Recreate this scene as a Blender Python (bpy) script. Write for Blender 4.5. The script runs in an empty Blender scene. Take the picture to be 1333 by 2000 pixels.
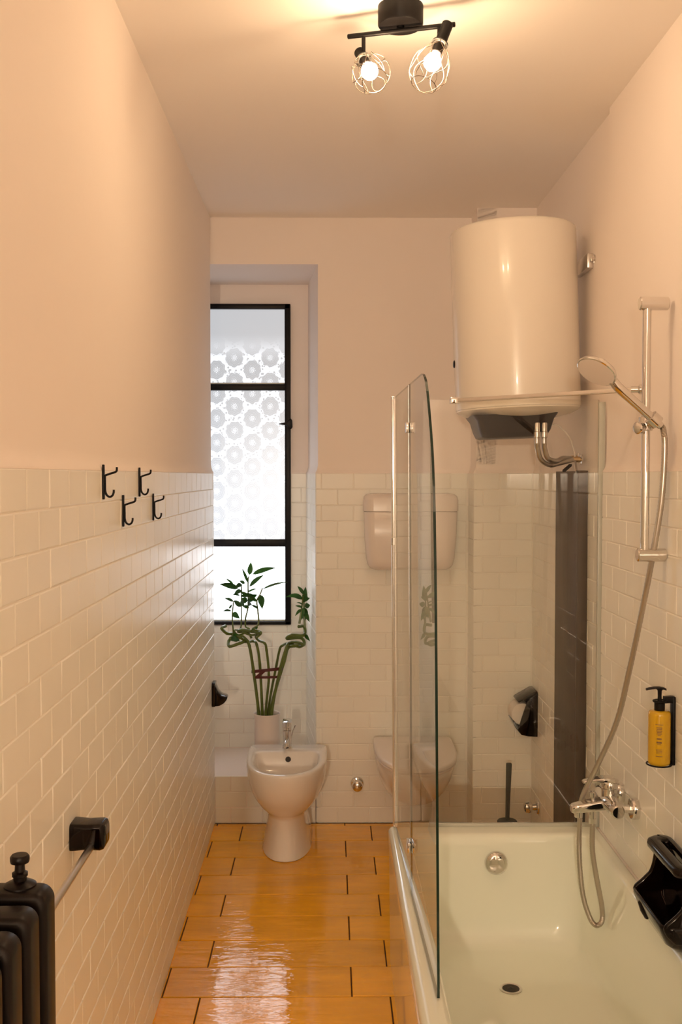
import bpy, bmesh, math, random
from mathutils import Vector, Matrix
random.seed(7)
PI = math.pi
S = bpy.context.scene
COL = S.collection

# ------------------------------------------------------------------ camera, world, exposure
cam = bpy.data.cameras.new('camera'); camo = bpy.data.objects.new('camera', cam); COL.objects.link(camo)
cam.sensor_fit = 'HORIZONTAL'; cam.sensor_width = 24.0; cam.lens = 24.0 * 2000.0 / 1333.0
cam.clip_start = 0.02
camo.location = (0, 0, 1.64)
camo.rotation_euler = (PI / 2 - 0.035, 0, -0.01075)
S.camera = camo
S.view_settings.view_transform = 'Standard'
S.view_settings.look = 'None'
S.view_settings.exposure = 0.03
S.view_settings.gamma = 1.0
S.view_settings.use_curve_mapping = False
W = bpy.data.worlds.new('daylight'); S.world = W; W.use_nodes = True
W.node_tree.nodes['Background'].inputs[0].default_value = (0.80, 0.88, 1.0, 1)
W.node_tree.nodes['Background'].inputs[1].default_value = 1.5
S.cycles.sample_clamp_indirect = 6.0
S.cycles.max_bounces = 11
S.cycles.adaptive_threshold = 0.015
S.cycles.transparent_max_bounces = 24
S.cycles.diffuse_bounces = 7
BULB_COLOR = (1.0, 0.685, 0.400)
BULB_POWER = 240.0
PANE_POWER = 1.6

# added fill light, out of view far behind the camera, lifts the dim room
fl = bpy.data.lights.new('rear_fill', 'POINT'); fl.energy = 212.0; fl.color = (1.0, 0.80, 0.58); fl.shadow_soft_size = 0.04
flo = bpy.data.objects.new('rear_fill', fl); COL.objects.link(flo); flo.location = (-0.43, -2.7, 1.75)

# ------------------------------------------------------------------ materials
def N(nt, kind, **kw):
    n = nt.nodes.new(kind)
    for k, v in kw.items(): setattr(n, k, v)
    return n

def mat(name, color, rough=0.5, metal=0.0, coat=0.0, spec=0.5, bump=0.0, bscale=40.0, var=0.0, vscale=6.0, stretch=(1, 1, 1), objvar=0.0, emit=None, estr=0.0, sheen=0.0, sss=0.0):
    m = bpy.data.materials.new(name); m.use_nodes = True
    nt = m.node_tree; p = nt.nodes['Principled BSDF']; L = nt.links
    p.inputs['Base Color'].default_value = (*color, 1)
    p.inputs['Roughness'].default_value = rough
    p.inputs['Metallic'].default_value = metal
    p.inputs['Coat Weight'].default_value = coat
    p.inputs['Coat Roughness'].default_value = 0.05
    p.inputs['Specular IOR Level'].default_value = spec
    if emit:
        p.inputs['Emission Color'].default_value = (*emit, 1)
        p.inputs['Emission Strength'].default_value = estr
    tc = mp = None
    if bump or var:
        g = N(nt, 'ShaderNodeNewGeometry')
        mp = N(nt, 'ShaderNodeMapping'); mp.inputs['Scale'].default_value = stretch
        L.new(g.outputs['Position'], mp.inputs['Vector'])
    src = None
    if var:
        nz = N(nt, 'ShaderNodeTexNoise'); nz.inputs['Scale'].default_value = vscale; nz.inputs['Detail'].default_value = 4
        L.new(mp.outputs[0], nz.inputs['Vector'])
        mr = N(nt, 'ShaderNodeMapRange'); mr.inputs['From Min'].default_value = 0.3; mr.inputs['From Max'].default_value = 0.7
        mr.inputs['To Min'].default_value = 1 - var; mr.inputs['To Max'].default_value = 1 + var
        L.new(nz.outputs['Fac'], mr.inputs['Value'])
        src = mr.outputs[0]
    if objvar:
        oi = N(nt, 'ShaderNodeObjectInfo')
        mr = N(nt, 'ShaderNodeMapRange'); mr.inputs['To Min'].default_value = 1 - objvar; mr.inputs['To Max'].default_value = 1 + objvar * 0.6
        L.new(oi.outputs['Random'], mr.inputs['Value'])
        if src is None: src = mr.outputs[0]
        else:
            mu = N(nt, 'ShaderNodeMath', operation='MULTIPLY'); L.new(src, mu.inputs[0]); L.new(mr.outputs[0], mu.inputs[1]); src = mu.outputs[0]
    if src is not None:
        vm = N(nt, 'ShaderNodeVectorMath', operation='SCALE'); vm.inputs[0].default_value = color
        L.new(src, vm.inputs['Scale']); L.new(vm.outputs[0], p.inputs['Base Color'])
    if bump:
        nz = N(nt, 'ShaderNodeTexNoise'); nz.inputs['Scale'].default_value = bscale; nz.inputs['Detail'].default_value = 3
        L.new(mp.outputs[0], nz.inputs['Vector'])
        bp = N(nt, 'ShaderNodeBump'); bp.inputs['Strength'].default_value = bump; bp.inputs['Distance'].default_value = 0.01
        L.new(nz.outputs['Fac'], bp.inputs['Height']); L.new(bp.outputs[0], p.inputs['Normal'])
    return m

M = {}
M['plaster'] = mat('plaster', (0.91, 0.835, 0.785), 0.62, spec=0.25, bump=0.12, bscale=9)
M['ceiling'] = mat('ceiling_paint', (0.95, 0.905, 0.86), 0.7, spec=0.2, bump=0.05, bscale=9)
M['grout'] = mat('grout', (0.91, 0.88, 0.82), 0.7, spec=0.2)
M['tile'] = mat('white_tile', (0.89, 0.88, 0.82), 0.28, spec=0.28, objvar=0.02, bump=0.09, bscale=14)
M['floor_tile'] = mat('amber_floor_tile', (0.93, 0.45, 0.004), 0.035, spec=0.5, coat=0.25, objvar=0.08, var=0.12, vscale=7, bump=0.30, bscale=20, stretch=(0.45, 1.5, 1))
M['floor_grout'] = mat('floor_grout', (0.10, 0.055, 0.025), 0.85, spec=0.1)
M['ceramic'] = mat('sanitary_ceramic', (0.80, 0.765, 0.73), 0.07, coat=0.3)
M['enamel'] = mat('bath_enamel', (0.86, 0.90, 0.80), 0.11, coat=0.4)
M['boiler'] = mat('boiler_enamel', (0.78, 0.73, 0.655), 0.26, coat=0.2)
M['plastic_w'] = mat('white_plastic', (0.80, 0.74, 0.70), 0.25)
M['plastic_k'] = mat('black_plastic', (0.007, 0.005, 0.005), 0.40, spec=0.22)
M['bracket_k'] = mat('matte_black_metal', (0.005, 0.004, 0.004), 0.45, spec=0.18)
M['black_ceramic'] = mat('black_glazed_ceramic', (0.004, 0.0015, 0.001), 0.07, spec=0.27)
M['radiator'] = mat('black_radiator_enamel', (0.0035, 0.0012, 0.0008), 0.36, spec=0.24)
M['chrome'] = mat('chrome', (0.74, 0.72, 0.70), 0.07, metal=1.0)
M['satin'] = mat('satin_steel', (0.72, 0.69, 0.66), 0.28, metal=1.0)
M['hose'] = mat('metal_hose', (0.56, 0.52, 0.47), 0.28, metal=1.0)
M['brass'] = mat('worn_brass', (0.75, 0.55, 0.32), 0.3, metal=1.0)
M['board'] = mat('dark_stained_board', (0.070, 0.047, 0.033), 0.45, var=0.25, vscale=3, stretch=(8, 8, 0.7), spec=0.25)
M['frame_k'] = mat('black_window_iron', (0.005, 0.0045, 0.006), 0.40, spec=0.2)
M['leaf'] = mat('bamboo_leaf', (0.045, 0.15, 0.03), 0.35, objvar=0.35, var=0.2, vscale=30)
M['stalk'] = mat('bamboo_stalk', (0.10, 0.135, 0.018), 0.35, var=0.25, vscale=25, objvar=0.15)
M['ribbon'] = mat('dark_red_ribbon', (0.085, 0.010, 0.008), 0.5)
M['vase'] = mat('pale_vase', (0.78, 0.70, 0.655), 0.35)
M['paper'] = mat('toilet_paper', (0.82, 0.78, 0.73), 0.9, spec=0.1)
M['soap'] = mat('amber_soap', (0.60, 0.355, 0.012), 0.14, coat=0.3)
M['print'] = mat('brown_print', (0.20, 0.10, 0.015), 0.5)
M['rubber'] = mat('dark_rubber', (0.03, 0.03, 0.028), 0.6)
M['seal'] = mat('clear_seal_strip', (0.52, 0.53, 0.47), 0.25)
M['hole'] = mat('dark_hole', (0.03, 0.025, 0.022), 0.6)
M['silver_label'] = mat('silver_label', (0.55, 0.5, 0.43), 0.35, metal=0.4)
M['wire'] = mat('lamp_wire', (0.22, 0.18, 0.15), 0.38, metal=1.0)
M['pole_w'] = mat('polished_profile', (0.93, 0.92, 0.92), 0.12, metal=1.0)
M['outside'] = mat('outside_wall', (0.7, 0.7, 0.7), 0.9)

def bulb_material():
    m = bpy.data.materials.new('lit_bulb'); m.use_nodes = True; nt = m.node_tree
    nt.nodes.remove(nt.nodes['Principled BSDF'])
    e = N(nt, 'ShaderNodeEmission'); e.inputs[0].default_value = (*BULB_COLOR, 1); e.inputs[1].default_value = BULB_POWER
    nt.links.new(e.outputs[0], nt.nodes['Material Output'].inputs[0])
    return m
M['bulb'] = bulb_material()

def glass_material(name, tint, ior):
    m = bpy.data.materials.new(name); m.use_nodes = True; nt = m.node_tree; L = nt.links
    nt.nodes.remove(nt.nodes['Principled BSDF'])
    tr = N(nt, 'ShaderNodeBsdfTransparent'); tr.inputs[0].default_value = (*tint, 1)
    gl = N(nt, 'ShaderNodeBsdfGlossy'); gl.inputs['Roughness'].default_value = 0.0
    fr = N(nt, 'ShaderNodeFresnel'); fr.inputs[0].default_value = ior
    ge = N(nt, 'ShaderNodeNewGeometry')
    inv = N(nt, 'ShaderNodeMath', operation='SUBTRACT'); inv.inputs[0].default_value = 1.0
    L.new(ge.outputs['Backfacing'], inv.inputs[1])
    mu = N(nt, 'ShaderNodeMath', operation='MULTIPLY'); L.new(fr.outputs[0], mu.inputs[0]); L.new(inv.outputs[0], mu.inputs[1])
    mx = N(nt, 'ShaderNodeMixShader'); L.new(mu.outputs[0], mx.inputs[0]); L.new(tr.outputs[0], mx.inputs[1]); L.new(gl.outputs[0], mx.inputs[2])
    L.new(mx.outputs[0], nt.nodes['Material Output'].inputs[0])
    return m
M['glass'] = glass_material('shower_glass', (0.985, 0.99, 0.975), 1.62)
M['glass_edge'] = mat('green_glass_edge', (0.008, 0.028, 0.02), 0.08)

def pane_material():
    """Lace-patterned frosted glass, daylight from outside painted as emission."""
    m = bpy.data.materials.new('lace_frosted_pane'); m.use_nodes = True; nt = m.node_tree; L = nt.links
    p = nt.nodes['Principled BSDF']
    def mth(op, a, b=None, c=None):
        n = N(nt, 'ShaderNodeMath', operation=op)
        for i, v in enumerate((a, b, c)):
            if v is None: continue
            if isinstance(v, (int, float)): n.inputs[i].default_value = v
            else: L.new(v, n.inputs[i])
        return n.outputs[0]
    def ramp(v, a, b, lo, hi):
        n = N(nt, 'ShaderNodeMapRange'); n.clamp = True
        n.interpolation_type = 'SMOOTHSTEP'
        L.new(v, n.inputs[0])
        for i, q in enumerate((a, b, lo, hi)): n.inputs[i + 1].default_value = q
        return n.outputs[0]
    g = N(nt, 'ShaderNodeNewGeometry'); sx = N(nt, 'ShaderNodeSeparateXYZ'); L.new(g.outputs['Position'], sx.inputs[0])
    x, z = sx.outputs[0], sx.outputs[2]
    u = mth('DIVIDE', mth('ADD', x, 5.047), 0.092); cu = mth('FLOOR', u)
    v = mth('ADD', mth('DIVIDE', z, 0.125), mth('MULTIPLY', mth('MODULO', cu, 2.0), 0.5))
    fu = mth('MULTIPLY', mth('SUBTRACT', mth('FRACT', u), 0.5), 0.092)
    fv = mth('MULTIPLY', mth('SUBTRACT', mth('FRACT', v), 0.5), 0.125)
    nz = N(nt, 'ShaderNodeTexNoise'); nz.inputs['Scale'].default_value = 55; nz.inputs['Detail'].default_value = 2
    L.new(g.outputs['Position'], nz.inputs['Vector']); nf = nz.outputs['Fac']
    r0 = mth('SQRT', mth('ADD', mth('MULTIPLY', fu, fu), mth('MULTIPLY', mth('MULTIPLY', fv, fv), 0.8)))
    ang = mth('ARCTAN2', fv, fu)
    r = mth('ADD', r0, mth('ADD', mth('MULTIPLY', mth('SINE', mth('MULTIPLY', ang, 9.0)), 0.0022), mth('MULTIPLY', mth('SUBTRACT', nf, 0.5), 0.012)))
    rose = mth('MULTIPLY', ramp(r, 0.047, 0.041, 0, 1), ramp(r, 0.008, 0.022, 0.35, 1))
    rings = mth('ADD', 0.62, mth('MULTIPLY', mth('SINE', mth('ADD', mth('MULTIPLY', r, 750.0), mth('MULTIPLY', ang, 2.0))), 0.38))
    rose = mth('MULTIPLY', rose, rings)
    vo = N(nt, 'ShaderNodeTexVoronoi'); vo.inputs['Scale'].default_value = 62
    L.new(g.outputs['Position'], vo.inputs['Vector'])
    dots = mth('MULTIPLY', ramp(vo.outputs['Distance'], 0.36, 0.26, 0, 0.75), ramp(r, 0.044, 0.050, 0, 1))
    pat = mth('MAXIMUM', rose, dots)
    fade = ramp(z, 2.38, 2.22, 0.0, 1.0)          # the lace stops short of the top of the window
    bright = ramp(z, 2.10, 1.36, 0.0, 1.0)        # painted daylight grows stronger lower down
    low = ramp(z, 1.310, 1.285, 0.0, 1.0)         # bottom pane: no lace, extra daylight painted into its glow
    base = mth('ADD', mth('ADD', 0.56, mth('MULTIPLY', fade, 0.50)), mth('ADD', mth('MULTIPLY', bright, 0.6), mth('MULTIPLY', low, PANE_POWER)))
    dark = mth('ADD', 0.52, mth('MULTIPLY', ramp(z, 2.25, 1.40, 0.0, 1.0), 0.33))
    k = mth('MULTIPLY', mth('MULTIPLY', ramp(pat, 0.10, 0.34, 0.0, 1.0), fade), mth('SUBTRACT', 1.0, low))
    st = mth('ADD', mth('MULTIPLY', base, mth('SUBTRACT', 1.0, k)), mth('MULTIPLY', dark, k))
    p.inputs['Base Color'].default_value = (0.06, 0.06, 0.065, 1); p.inputs['Roughness'].default_value = 0.25
    p.inputs['Emission Color'].default_value = (0.93, 0.955, 1.0, 1)
    L.new(st, p.inputs['Emission Strength'])
    return m
M['pane'] = pane_material()

# ------------------------------------------------------------------ mesh helpers
def wloc(o):
    v = Vector((0, 0, 0))
    while o is not None:
        v += o.location; o = o.parent
    return v

def obj(name, bm, m, parent=None, smooth=True, angle=40):
    """One mesh object from a bmesh given in world coordinates (parents are unrotated)."""
    me = bpy.data.meshes.new(name)
    bmesh.ops.recalc_face_normals(bm, faces=bm.faces[:])
    if parent is not None: bmesh.ops.translate(bm, verts=bm.verts[:], vec=-wloc(parent))
    bm.to_mesh(me); bm.free()
    for q in (m if isinstance(m, (list, tuple)) else [m]): me.materials.append(M[q])
    if smooth:
        for p in me.polygons: p.use_smooth = True
        me.set_sharp_from_angle(angle=math.radians(angle))
    o = bpy.data.objects.new(name, me); COL.objects.link(o)
    if parent is not None: o.parent = parent
    return o

def tag(o, label=None, cat=None, group=None, kind=None):
    if label: o['label'] = label
    if cat: o['category'] = cat
    if group: o['group'] = group
    if kind: o['kind'] = kind
    return o

def thing(name, label, cat, loc=(0, 0, 0), group=None):
    o = bpy.data.objects.new(name, None); COL.objects.link(o); o.location = loc
    o.empty_display_size = 0.05
    return tag(o, label, cat, group)

def join(bm, other):
    me = bpy.data.meshes.new('tmp'); other.to_mesh(me); other.free(); bm.from_mesh(me); bpy.data.meshes.remove(me)
    return bm

def box(lo, hi, bevel=0.0, seg=2, bm=None):
    b = bmesh.new()
    bmesh.ops.create_cube(b, size=1)
    for v in b.verts:
        for i in range(3): v.co[i] = (lo[i] + hi[i]) / 2 + v.co[i] * (hi[i] - lo[i])
    if bevel: bmesh.ops.bevel(b, geom=b.edges[:], offset=bevel, segments=seg, profile=0.5, affect='EDGES')
    return b if bm is None else join(bm, b)

def smooth_path(pts, n=6):
    P = [Vector(p) for p in pts]
    if len(P) < 3: return P
    out = []
    for i in range(len(P) - 1):
        p0 = P[i - 1] if i else P[0] * 2 - P[1]
        p1, p2 = P[i], P[i + 1]
        p3 = P[i + 2] if i + 2 < len(P) else P[-1] * 2 - P[-2]
        for k in range(n):
            t = k / n
            out.append(0.5 * ((2 * p1) + (p2 - p0) * t + (2 * p0 - 5 * p1 + 4 * p2 - p3) * t * t + (3 * p1 - p0 - 3 * p2 + p3) * t ** 3))
    out.append(P[-1])
    return out

def tube(pts, r, seg=10, closed=False, caps=True, bm=None, ribs=0.0):
    """Round bar along a path; r is one radius or one per point."""
    P = [Vector(p) for p in pts]; n = len(P)
    R = r if isinstance(r, (list, tuple)) else [r] * n
    b = bm or bmesh.new()
    rings = []; nrm = None
    for i in range(n):
        if closed: t = P[(i + 1) % n] - P[i - 1]
        else: t = (P[min(i + 1, n - 1)] - P[max(i - 1, 0)])
        t.normalize()
        if nrm is None:
            a = Vector((0, 0, 1)) if abs(t.z) < 0.9 else Vector((1, 0, 0))
            nrm = t.cross(a).normalized()
        else:
            nrm = (nrm - t * nrm.dot(t)).normalized()
        bi = t.cross(nrm)
        rr = R[i] * (1 + (ribs if i % 2 else 0))
        rings.append([b.verts.new(P[i] + (nrm * math.cos(2 * PI * k / seg) + bi * math.sin(2 * PI * k / seg)) * rr) for k in range(seg)])
    for i in range(n if closed else n - 1):
        A, B = rings[i], rings[(i + 1) % n]
        for k in range(seg): b.faces.new((A[k], A[(k + 1) % seg], B[(k + 1) % seg], B[k]))
    if caps and not closed:
        b.faces.new(rings[0][::-1]); b.faces.new(rings[-1])
    return b

def lathe(prof, base, axis=(0, 0, 1), seg=32, bm=None):
    """prof: list of (radius, height along axis); radius 0 closes the end."""
    ax = Vector(axis).normalized(); a = Vector((1, 0, 0)) if abs(ax.x) < 0.9 else Vector((0, 1, 0))
    u = ax.cross(a).normalized(); w = ax.cross(u); base = Vector(base)
    b = bm or bmesh.new(); rings = []
    for r, h in prof:
        if r < 1e-6: rings.append([b.verts.new(base + ax * h)])
        else: rings.append([b.verts.new(base + ax * h + (u * math.cos(2 * PI * k / seg) + w * math.sin(2 * PI * k / seg)) * r) for k in range(seg)])
    for A, B in zip(rings, rings[1:]):
        for k in range(seg):
            k2 = (k + 1) % seg
            if len(A) == 1 and len(B) == 1: continue
            if len(A) == 1: b.faces.new((A[0], B[k], B[k2]))
            elif len(B) == 1: b.faces.new((A[k], A[k2], B[0]))
            else: b.faces.new((A[k], A[k2], B[k2], B[k]))
    if len(rings[0]) > 1: b.faces.new(rings[0][::-1])
    if len(rings[-1]) > 1: b.faces.new(rings[-1])
    return b

def cyl(p, q, r, seg=24, bevel=0.0015, bm=None):
    p, q = Vector(p), Vector(q); L = (q - p).length; e = min(bevel, r * 0.4, L * 0.4)
    return lathe([(r - e, 0), (r, e), (r, L - e), (r - e, L)], p, (q - p), seg, bm)

def loft(rings, cap0=True, cap1=True, bm=None, closed=False):
    b = bm or bmesh.new(); V = [[b.verts.new(p) for p in r] for r in rings]; n = len(V[0])
    for A, B in list(zip(V, V[1:])) + ([(V[-1], V[0])] if closed else []):
        for k in range(n): b.faces.new((A[k], A[(k + 1) % n], B[(k + 1) % n], B[k]))
    if not closed:
        if cap0: b.faces.new(V[0][::-1])
        if cap1: b.faces.new(V[-1])
    return b

def prism(outline, axis, a0, a1, bevel=0.0, seg=2, bm=None):
    """outline: 2D points in the plane across the axis ('X': (y,z), 'Y': (x,z), 'Z': (x,y))."""
    f = {'X': lambda p, a: (a, p[0], p[1]), 'Y': lambda p, a: (p[0], a, p[1]), 'Z': lambda p, a: (p[0], p[1], a)}[axis]
    b = bmesh.new()
    A = [b.verts.new(f(p, a0)) for p in outline]; B = [b.verts.new(f(p, a1)) for p in outline]; n = len(A)
    for k in range(n): b.faces.new((A[k], A[(k + 1) % n], B[(k + 1) % n], B[k]))
    b.faces.new(A[::-1]); b.faces.new(B)
    bmesh.ops.recalc_face_normals(b, faces=b.faces[:])
    if bevel: bmesh.ops.bevel(b, geom=b.edges[:], offset=bevel, segments=seg, profile=0.5, affect='EDGES', clamp_overlap=True)
    return b if bm is None else join(bm, b)

def rrect(x0, x1, y0, y1, r, n=8):
    out = []
    for cx, cy, a0 in ((x1 - r, y1 - r, 0), (x0 + r, y1 - r, 90), (x0 + r, y0 + r, 180), (x1 - r, y0 + r, 270)):
        for k in range(n + 1):
            a = math.radians(a0 + 90 * k / n); out.append((cx + r * math.cos(a), cy + r * math.sin(a)))
    return out

def dshape(cx, w, yb, yf, straight=0.35, n=28, rb=0.03):
    """Outline of a pan seen from above: square towards the wall, round towards the room."""
    ym = yb - (yb - yf) * straight
    pts = []
    for k in range(n + 1):
        a = PI * k / n
        c, s = math.cos(a), math.sin(a)
        pts.append((cx + w * math.copysign(abs(c) ** 0.86, c), ym - (ym - yf) * abs(s) ** 0.9))
    # along the left side to the wall, across, back along the right side
    for k in range(1, 4): pts.append((cx - w, ym + (yb - rb - ym) * k / 3))
    for k in range(1, 4):
        a = PI / 2 * k / 3; pts.append((cx - w + rb - rb * math.cos(a), yb - rb + rb * math.sin(a)))
    for k in range(0, 3):
        a = PI / 2 * k / 3; pts.append((cx + w - rb + rb * math.sin(a), yb - rb + rb * math.cos(a)))
    for k in range(0, 3): pts.append((cx + w, yb - rb - (yb - rb - ym) * k / 3))
    return pts

def at_z(pts, z): return [(p[0], p[1], z) for p in pts]

# ------------------------------------------------------------------ room numbers (metres)
H = 2.84            # ceiling
YB = 4.79           # face of the tiles on the back wall
TT = 1.654          # top of the tiling
ROW, LEN, GAP = 0.0752, 0.1512, 0.0021
def xl(y): return -0.5435 + 0.0062 * (4.8 - y)     # tile face of the left wall (it runs very slightly askew)

def struct(name, bm, m, label=None, parent=None, smooth=False):
    o = obj(name, bm, m, parent, smooth); o['kind'] = 'structure'
    if label: o['label'] = label
    return o

def quad(b, mi, *pts):
    f = b.faces.new([b.verts.new(p) for p in pts]); f.material_index = mi

# ------------------------------------------------------------------ tile laying
_tile = {}
def tile_mesh(w, h, th, bev, m, key):
    k = (round(w, 3), round(h, 3), key)
    if k not in _tile:
        b = bmesh.new(); hw, hh = k[0] / 2, k[1] / 2
        r0 = [(-hw, -hh, -th), (hw, -hh, -th), (hw, hh, -th), (-hw, hh, -th)]
        r1 = [(x, y, -bev) for x, y, _ in r0]
        e = bev * 0.42
        r2 = [(x - math.copysign(e, x), y - math.copysign(e, y), -bev * 0.35) for x, y, _ in r0]
        r3 = [(x - math.copysign(bev, x), y - math.copysign(bev, y), 0) for x, y, _ in r0]
        loft([r0, r1, r2, r3], cap0=False, bm=b)
        bmesh.ops.recalc_face_normals(b, faces=b.faces[:])
        if b.faces[-1].normal.z < 0: bmesh.ops.reverse_faces(b, faces=b.faces[:])
        me = bpy.data.meshes.new(key); b.to_mesh(me); b.free(); me.materials.append(M[m])
        _tile[k] = me
    return _tile[k]

def lay(parent, origin, U, Vv, u0, u1, v0, v1, length, row, shift, th=0.010, bev=0.0024, gap=GAP, name='wall_tile', m='tile', tilt=0.0042, step=0.0004, limit=None, rank=None, world=False, stag=None, vphase=0.0):
    """Lay running-bond tiles as separate objects on the plane origin + u U + v V (parent's own space).
    Past `limit` tiles (ranked) the rest becomes one joined part of kind stuff."""
    U, Vv = Vector(U), Vector(Vv); Nn = U.cross(Vv); O = Vector(origin) - (Vector((0, 0, 0)) if not world else parent.location)
    todo = []
    k0 = math.floor((v0 - vphase) / row + 1e-6); k1 = math.ceil((v1 - vphase) / row - 1e-6)
    for k in range(k0, k1):
        a, c = max(v0, vphase + k * row), min(v1, vphase + (k + 1) * row)
        if c - a < 0.012: continue
        s = shift + ((length / 2 if stag is None else stag) if k % 2 else 0)
        j0 = math.floor((u0 - s) / length); j1 = math.ceil((u1 - s) / length)
        for j in range(j0, j1):
            p, q = max(u0, s + j * length), min(u1, s + (j + 1) * length)
            if q - p < 0.010: continue
            todo.append((p, q, a, c))
    if rank: todo.sort(key=rank)
    rest = bmesh.new() if limit is not None and len(todo) > limit else None
    for i, (p, q, a, c) in enumerate(todo):
        w, h = q - p - gap, c - a - gap
        me = tile_mesh(w, h, th, bev, m, name)
        R = Matrix((U, Vv, Nn)).transposed()
        R = R @ Matrix.Rotation(random.gauss(0, tilt), 3, 'X') @ Matrix.Rotation(random.gauss(0, tilt * 0.6), 3, 'Y')
        loc = O + U * ((p + q) / 2) + Vv * ((a + c) / 2) + Nn * random.uniform(-step, step)
        if rest is not None and i >= limit:
            n0 = len(rest.verts); rest.from_mesh(me); rest.verts.ensure_lookup_table()
            T = Matrix.Translation(loc) @ R.to_4x4()
            for vtx in rest.verts[n0:]: vtx.co = T @ vtx.co
            continue
        o = bpy.data.objects.new(name, me); COL.objects.link(o); o.parent = parent
        o.location = loc; o.rotation_euler = R.to_euler()
    if rest is not None:
        me = bpy.data.meshes.new(name + '_field'); rest.to_mesh(me); rest.free(); me.materials.append(M[m])
        o = bpy.data.objects.new(name + '_field', me); COL.objects.link(o); o.parent = parent; o['kind'] = 'stuff'

# ------------------------------------------------------------------ ceiling and floor
struct('ceiling', box((-0.85, -3.4, H), (1.2, 5.6, H + 0.12)), 'ceiling')
floor = struct('floor', box((-0.85, -3.4, -0.14), (1.2, 5.6, -0.0035)), 'floor_grout')
lay(floor, (0, 0, 0), (1, 0, 0), (0, 1, 0), -0.548, 0.905, 1.0, 4.786, 0.60, 0.1975, 0.069, th=0.012, bev=0.0022, gap=0.0042, name='floor_tile', m='floor_tile',
    tilt=0.0012, step=0.0004, stag=0.121, vphase=3.175 - 0.1975 * 12)

# ------------------------------------------------------------------ walls with a tiled dado
def dado(U, Nv, O, u0, u1, back=0.16, bm=None, z0=0.0, z1=None):
    """Slab with grout bed up to the tile top, rounded plaster lip, plaster above. Tile face lies at O + N*0."""
    z1 = H if z1 is None else z1
    U, Nv, O = Vector(U).normalized(), Vector(Nv).normalized(), Vector(O)
    prof = [(-back, z0), (-0.0022, z0), (-0.0022, TT - 0.002), (-0.0004, TT - 0.001), (-0.0012, TT + 0.004), (-0.0055, TT + 0.011), (-0.0095, TT + 0.022), (-0.0125, TT + 0.040), (-0.0125, z1), (-back, z1)]
    b = bm or bmesh.new()
    rows = [[b.verts.new(O + U * u + Nv * n + Vector((0, 0, z))) for n, z in prof] for u in (u0, u1)]
    n = len(prof)
    for k in range(n):
        f = b.faces.new((rows[0][k], rows[0][(k + 1) % n], rows[1][(k + 1) % n], rows[1][k]))
        f.material_index = 1 if k == 1 else 0
    b.faces.new(rows[0][::-1]); b.faces.new(rows[1])
    return b

# left wall: origin at the back corner, turned by a third of a degree
wall_left = struct('wall_left', dado((0, 1, 0), (1, 0, 0), (0, 0, 0), -8.05, 0.0), ['plaster', 'grout'], smooth=True)
wall_left.location = (-0.5435, 4.79, 0); wall_left.rotation_euler = (0, 0, 0.0062)
lay(wall_left, (0, 0, 0), (0, 1, 0), (0, 0, 1), -3.85, -0.001, 0, TT, 0.148, ROW, 1.703 - 4.79, limit=300,
    rank=lambda t: (0 if t[0] + 4.79 > 1.62 and (t[2] - 1.64) / (t[0] + 4.79) > -0.58 else 1, t[0]))

# back wall right of the window recess, lintel over it, jamb beyond the left wall, ledge under it
b = dado((1, 0, 0), (0, -1, 0), (0, YB, 0), -0.0560, 0.80, back=0.70)
box((-0.95, YB + 0.0125, 2.625), (-0.0560, YB + 0.70, H), bm=b)
n0 = len(b.faces)
box((-0.70, YB + 0.0022, 0), (-0.0690, 5.31, 0.2225), bm=b)
wall_back = struct('wall_back', b, ['plaster', 'grout'], smooth=True)
lay(wall_back, (0, YB, 0), (1, 0, 0), (0, 0, 1), -0.0670, 0.645, 0, TT, LEN, ROW, 0.035)
lay(wall_back, (0, YB, 0), (1, 0, 0), (0, 0, 1), -0.5425, -0.0690, 0, 0.2256, LEN, ROW, -0.47)
# window recess: splayed right side, back with the window opening, left side
UR = Vector((-0.068 + 0.125, YB - 5.30, 0)).normalized(); NR = UR.cross(Vector((0, 0, 1)))
b = dado(UR, NR, (-0.0685, YB + 0.013, 0), -0.53, 0.0, back=0.05)
dado((1, 0, 0), (0, -1, 0), (0, 5.30, 0), -0.205, -0.06, back=0.15, bm=b)
box((-0.80, 5.303, 0.10), (-0.205, 5.45, 0.868), bm=b)
box((-0.80, 5.3125, 2.525), (-0.205, 5.45, 2.70), bm=b)
b2 = bmesh.new()
loft([[(-0.575, YB + 0.0125, 0.1), (-0.70, 5.31, 0.1), (-0.80, 5.31, 0.1), (-0.80, YB + 0.0125, 0.1)], [(-0.575, YB + 0.0125, 2.65), (-0.70, 5.31, 2.65), (-0.80, 5.31, 2.65), (-0.80, YB + 0.0125, 2.65)]], bm=b2)
join(b, b2)
niche = struct('wall_window', b, ['plaster', 'grout'], smooth=True)
lay(niche, (-0.0685, YB + 0.013, 0), UR, (0, 0, 1), -0.505, -0.001, 0.226, TT, LEN, ROW, -0.03, th=0.006)
lay(niche, (0, 5.30, 0), (1, 0, 0), (0, 0, 1), -0.2035, -0.118, 0.226, TT, LEN, ROW, -0.30, th=0.006)
lay(niche, (0, 5.30, 0), (1, 0, 0), (0, 0, 1), -0.69, -0.2045, 0.226, 0.8665, LEN, ROW, -0.30, th=0.006)
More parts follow.
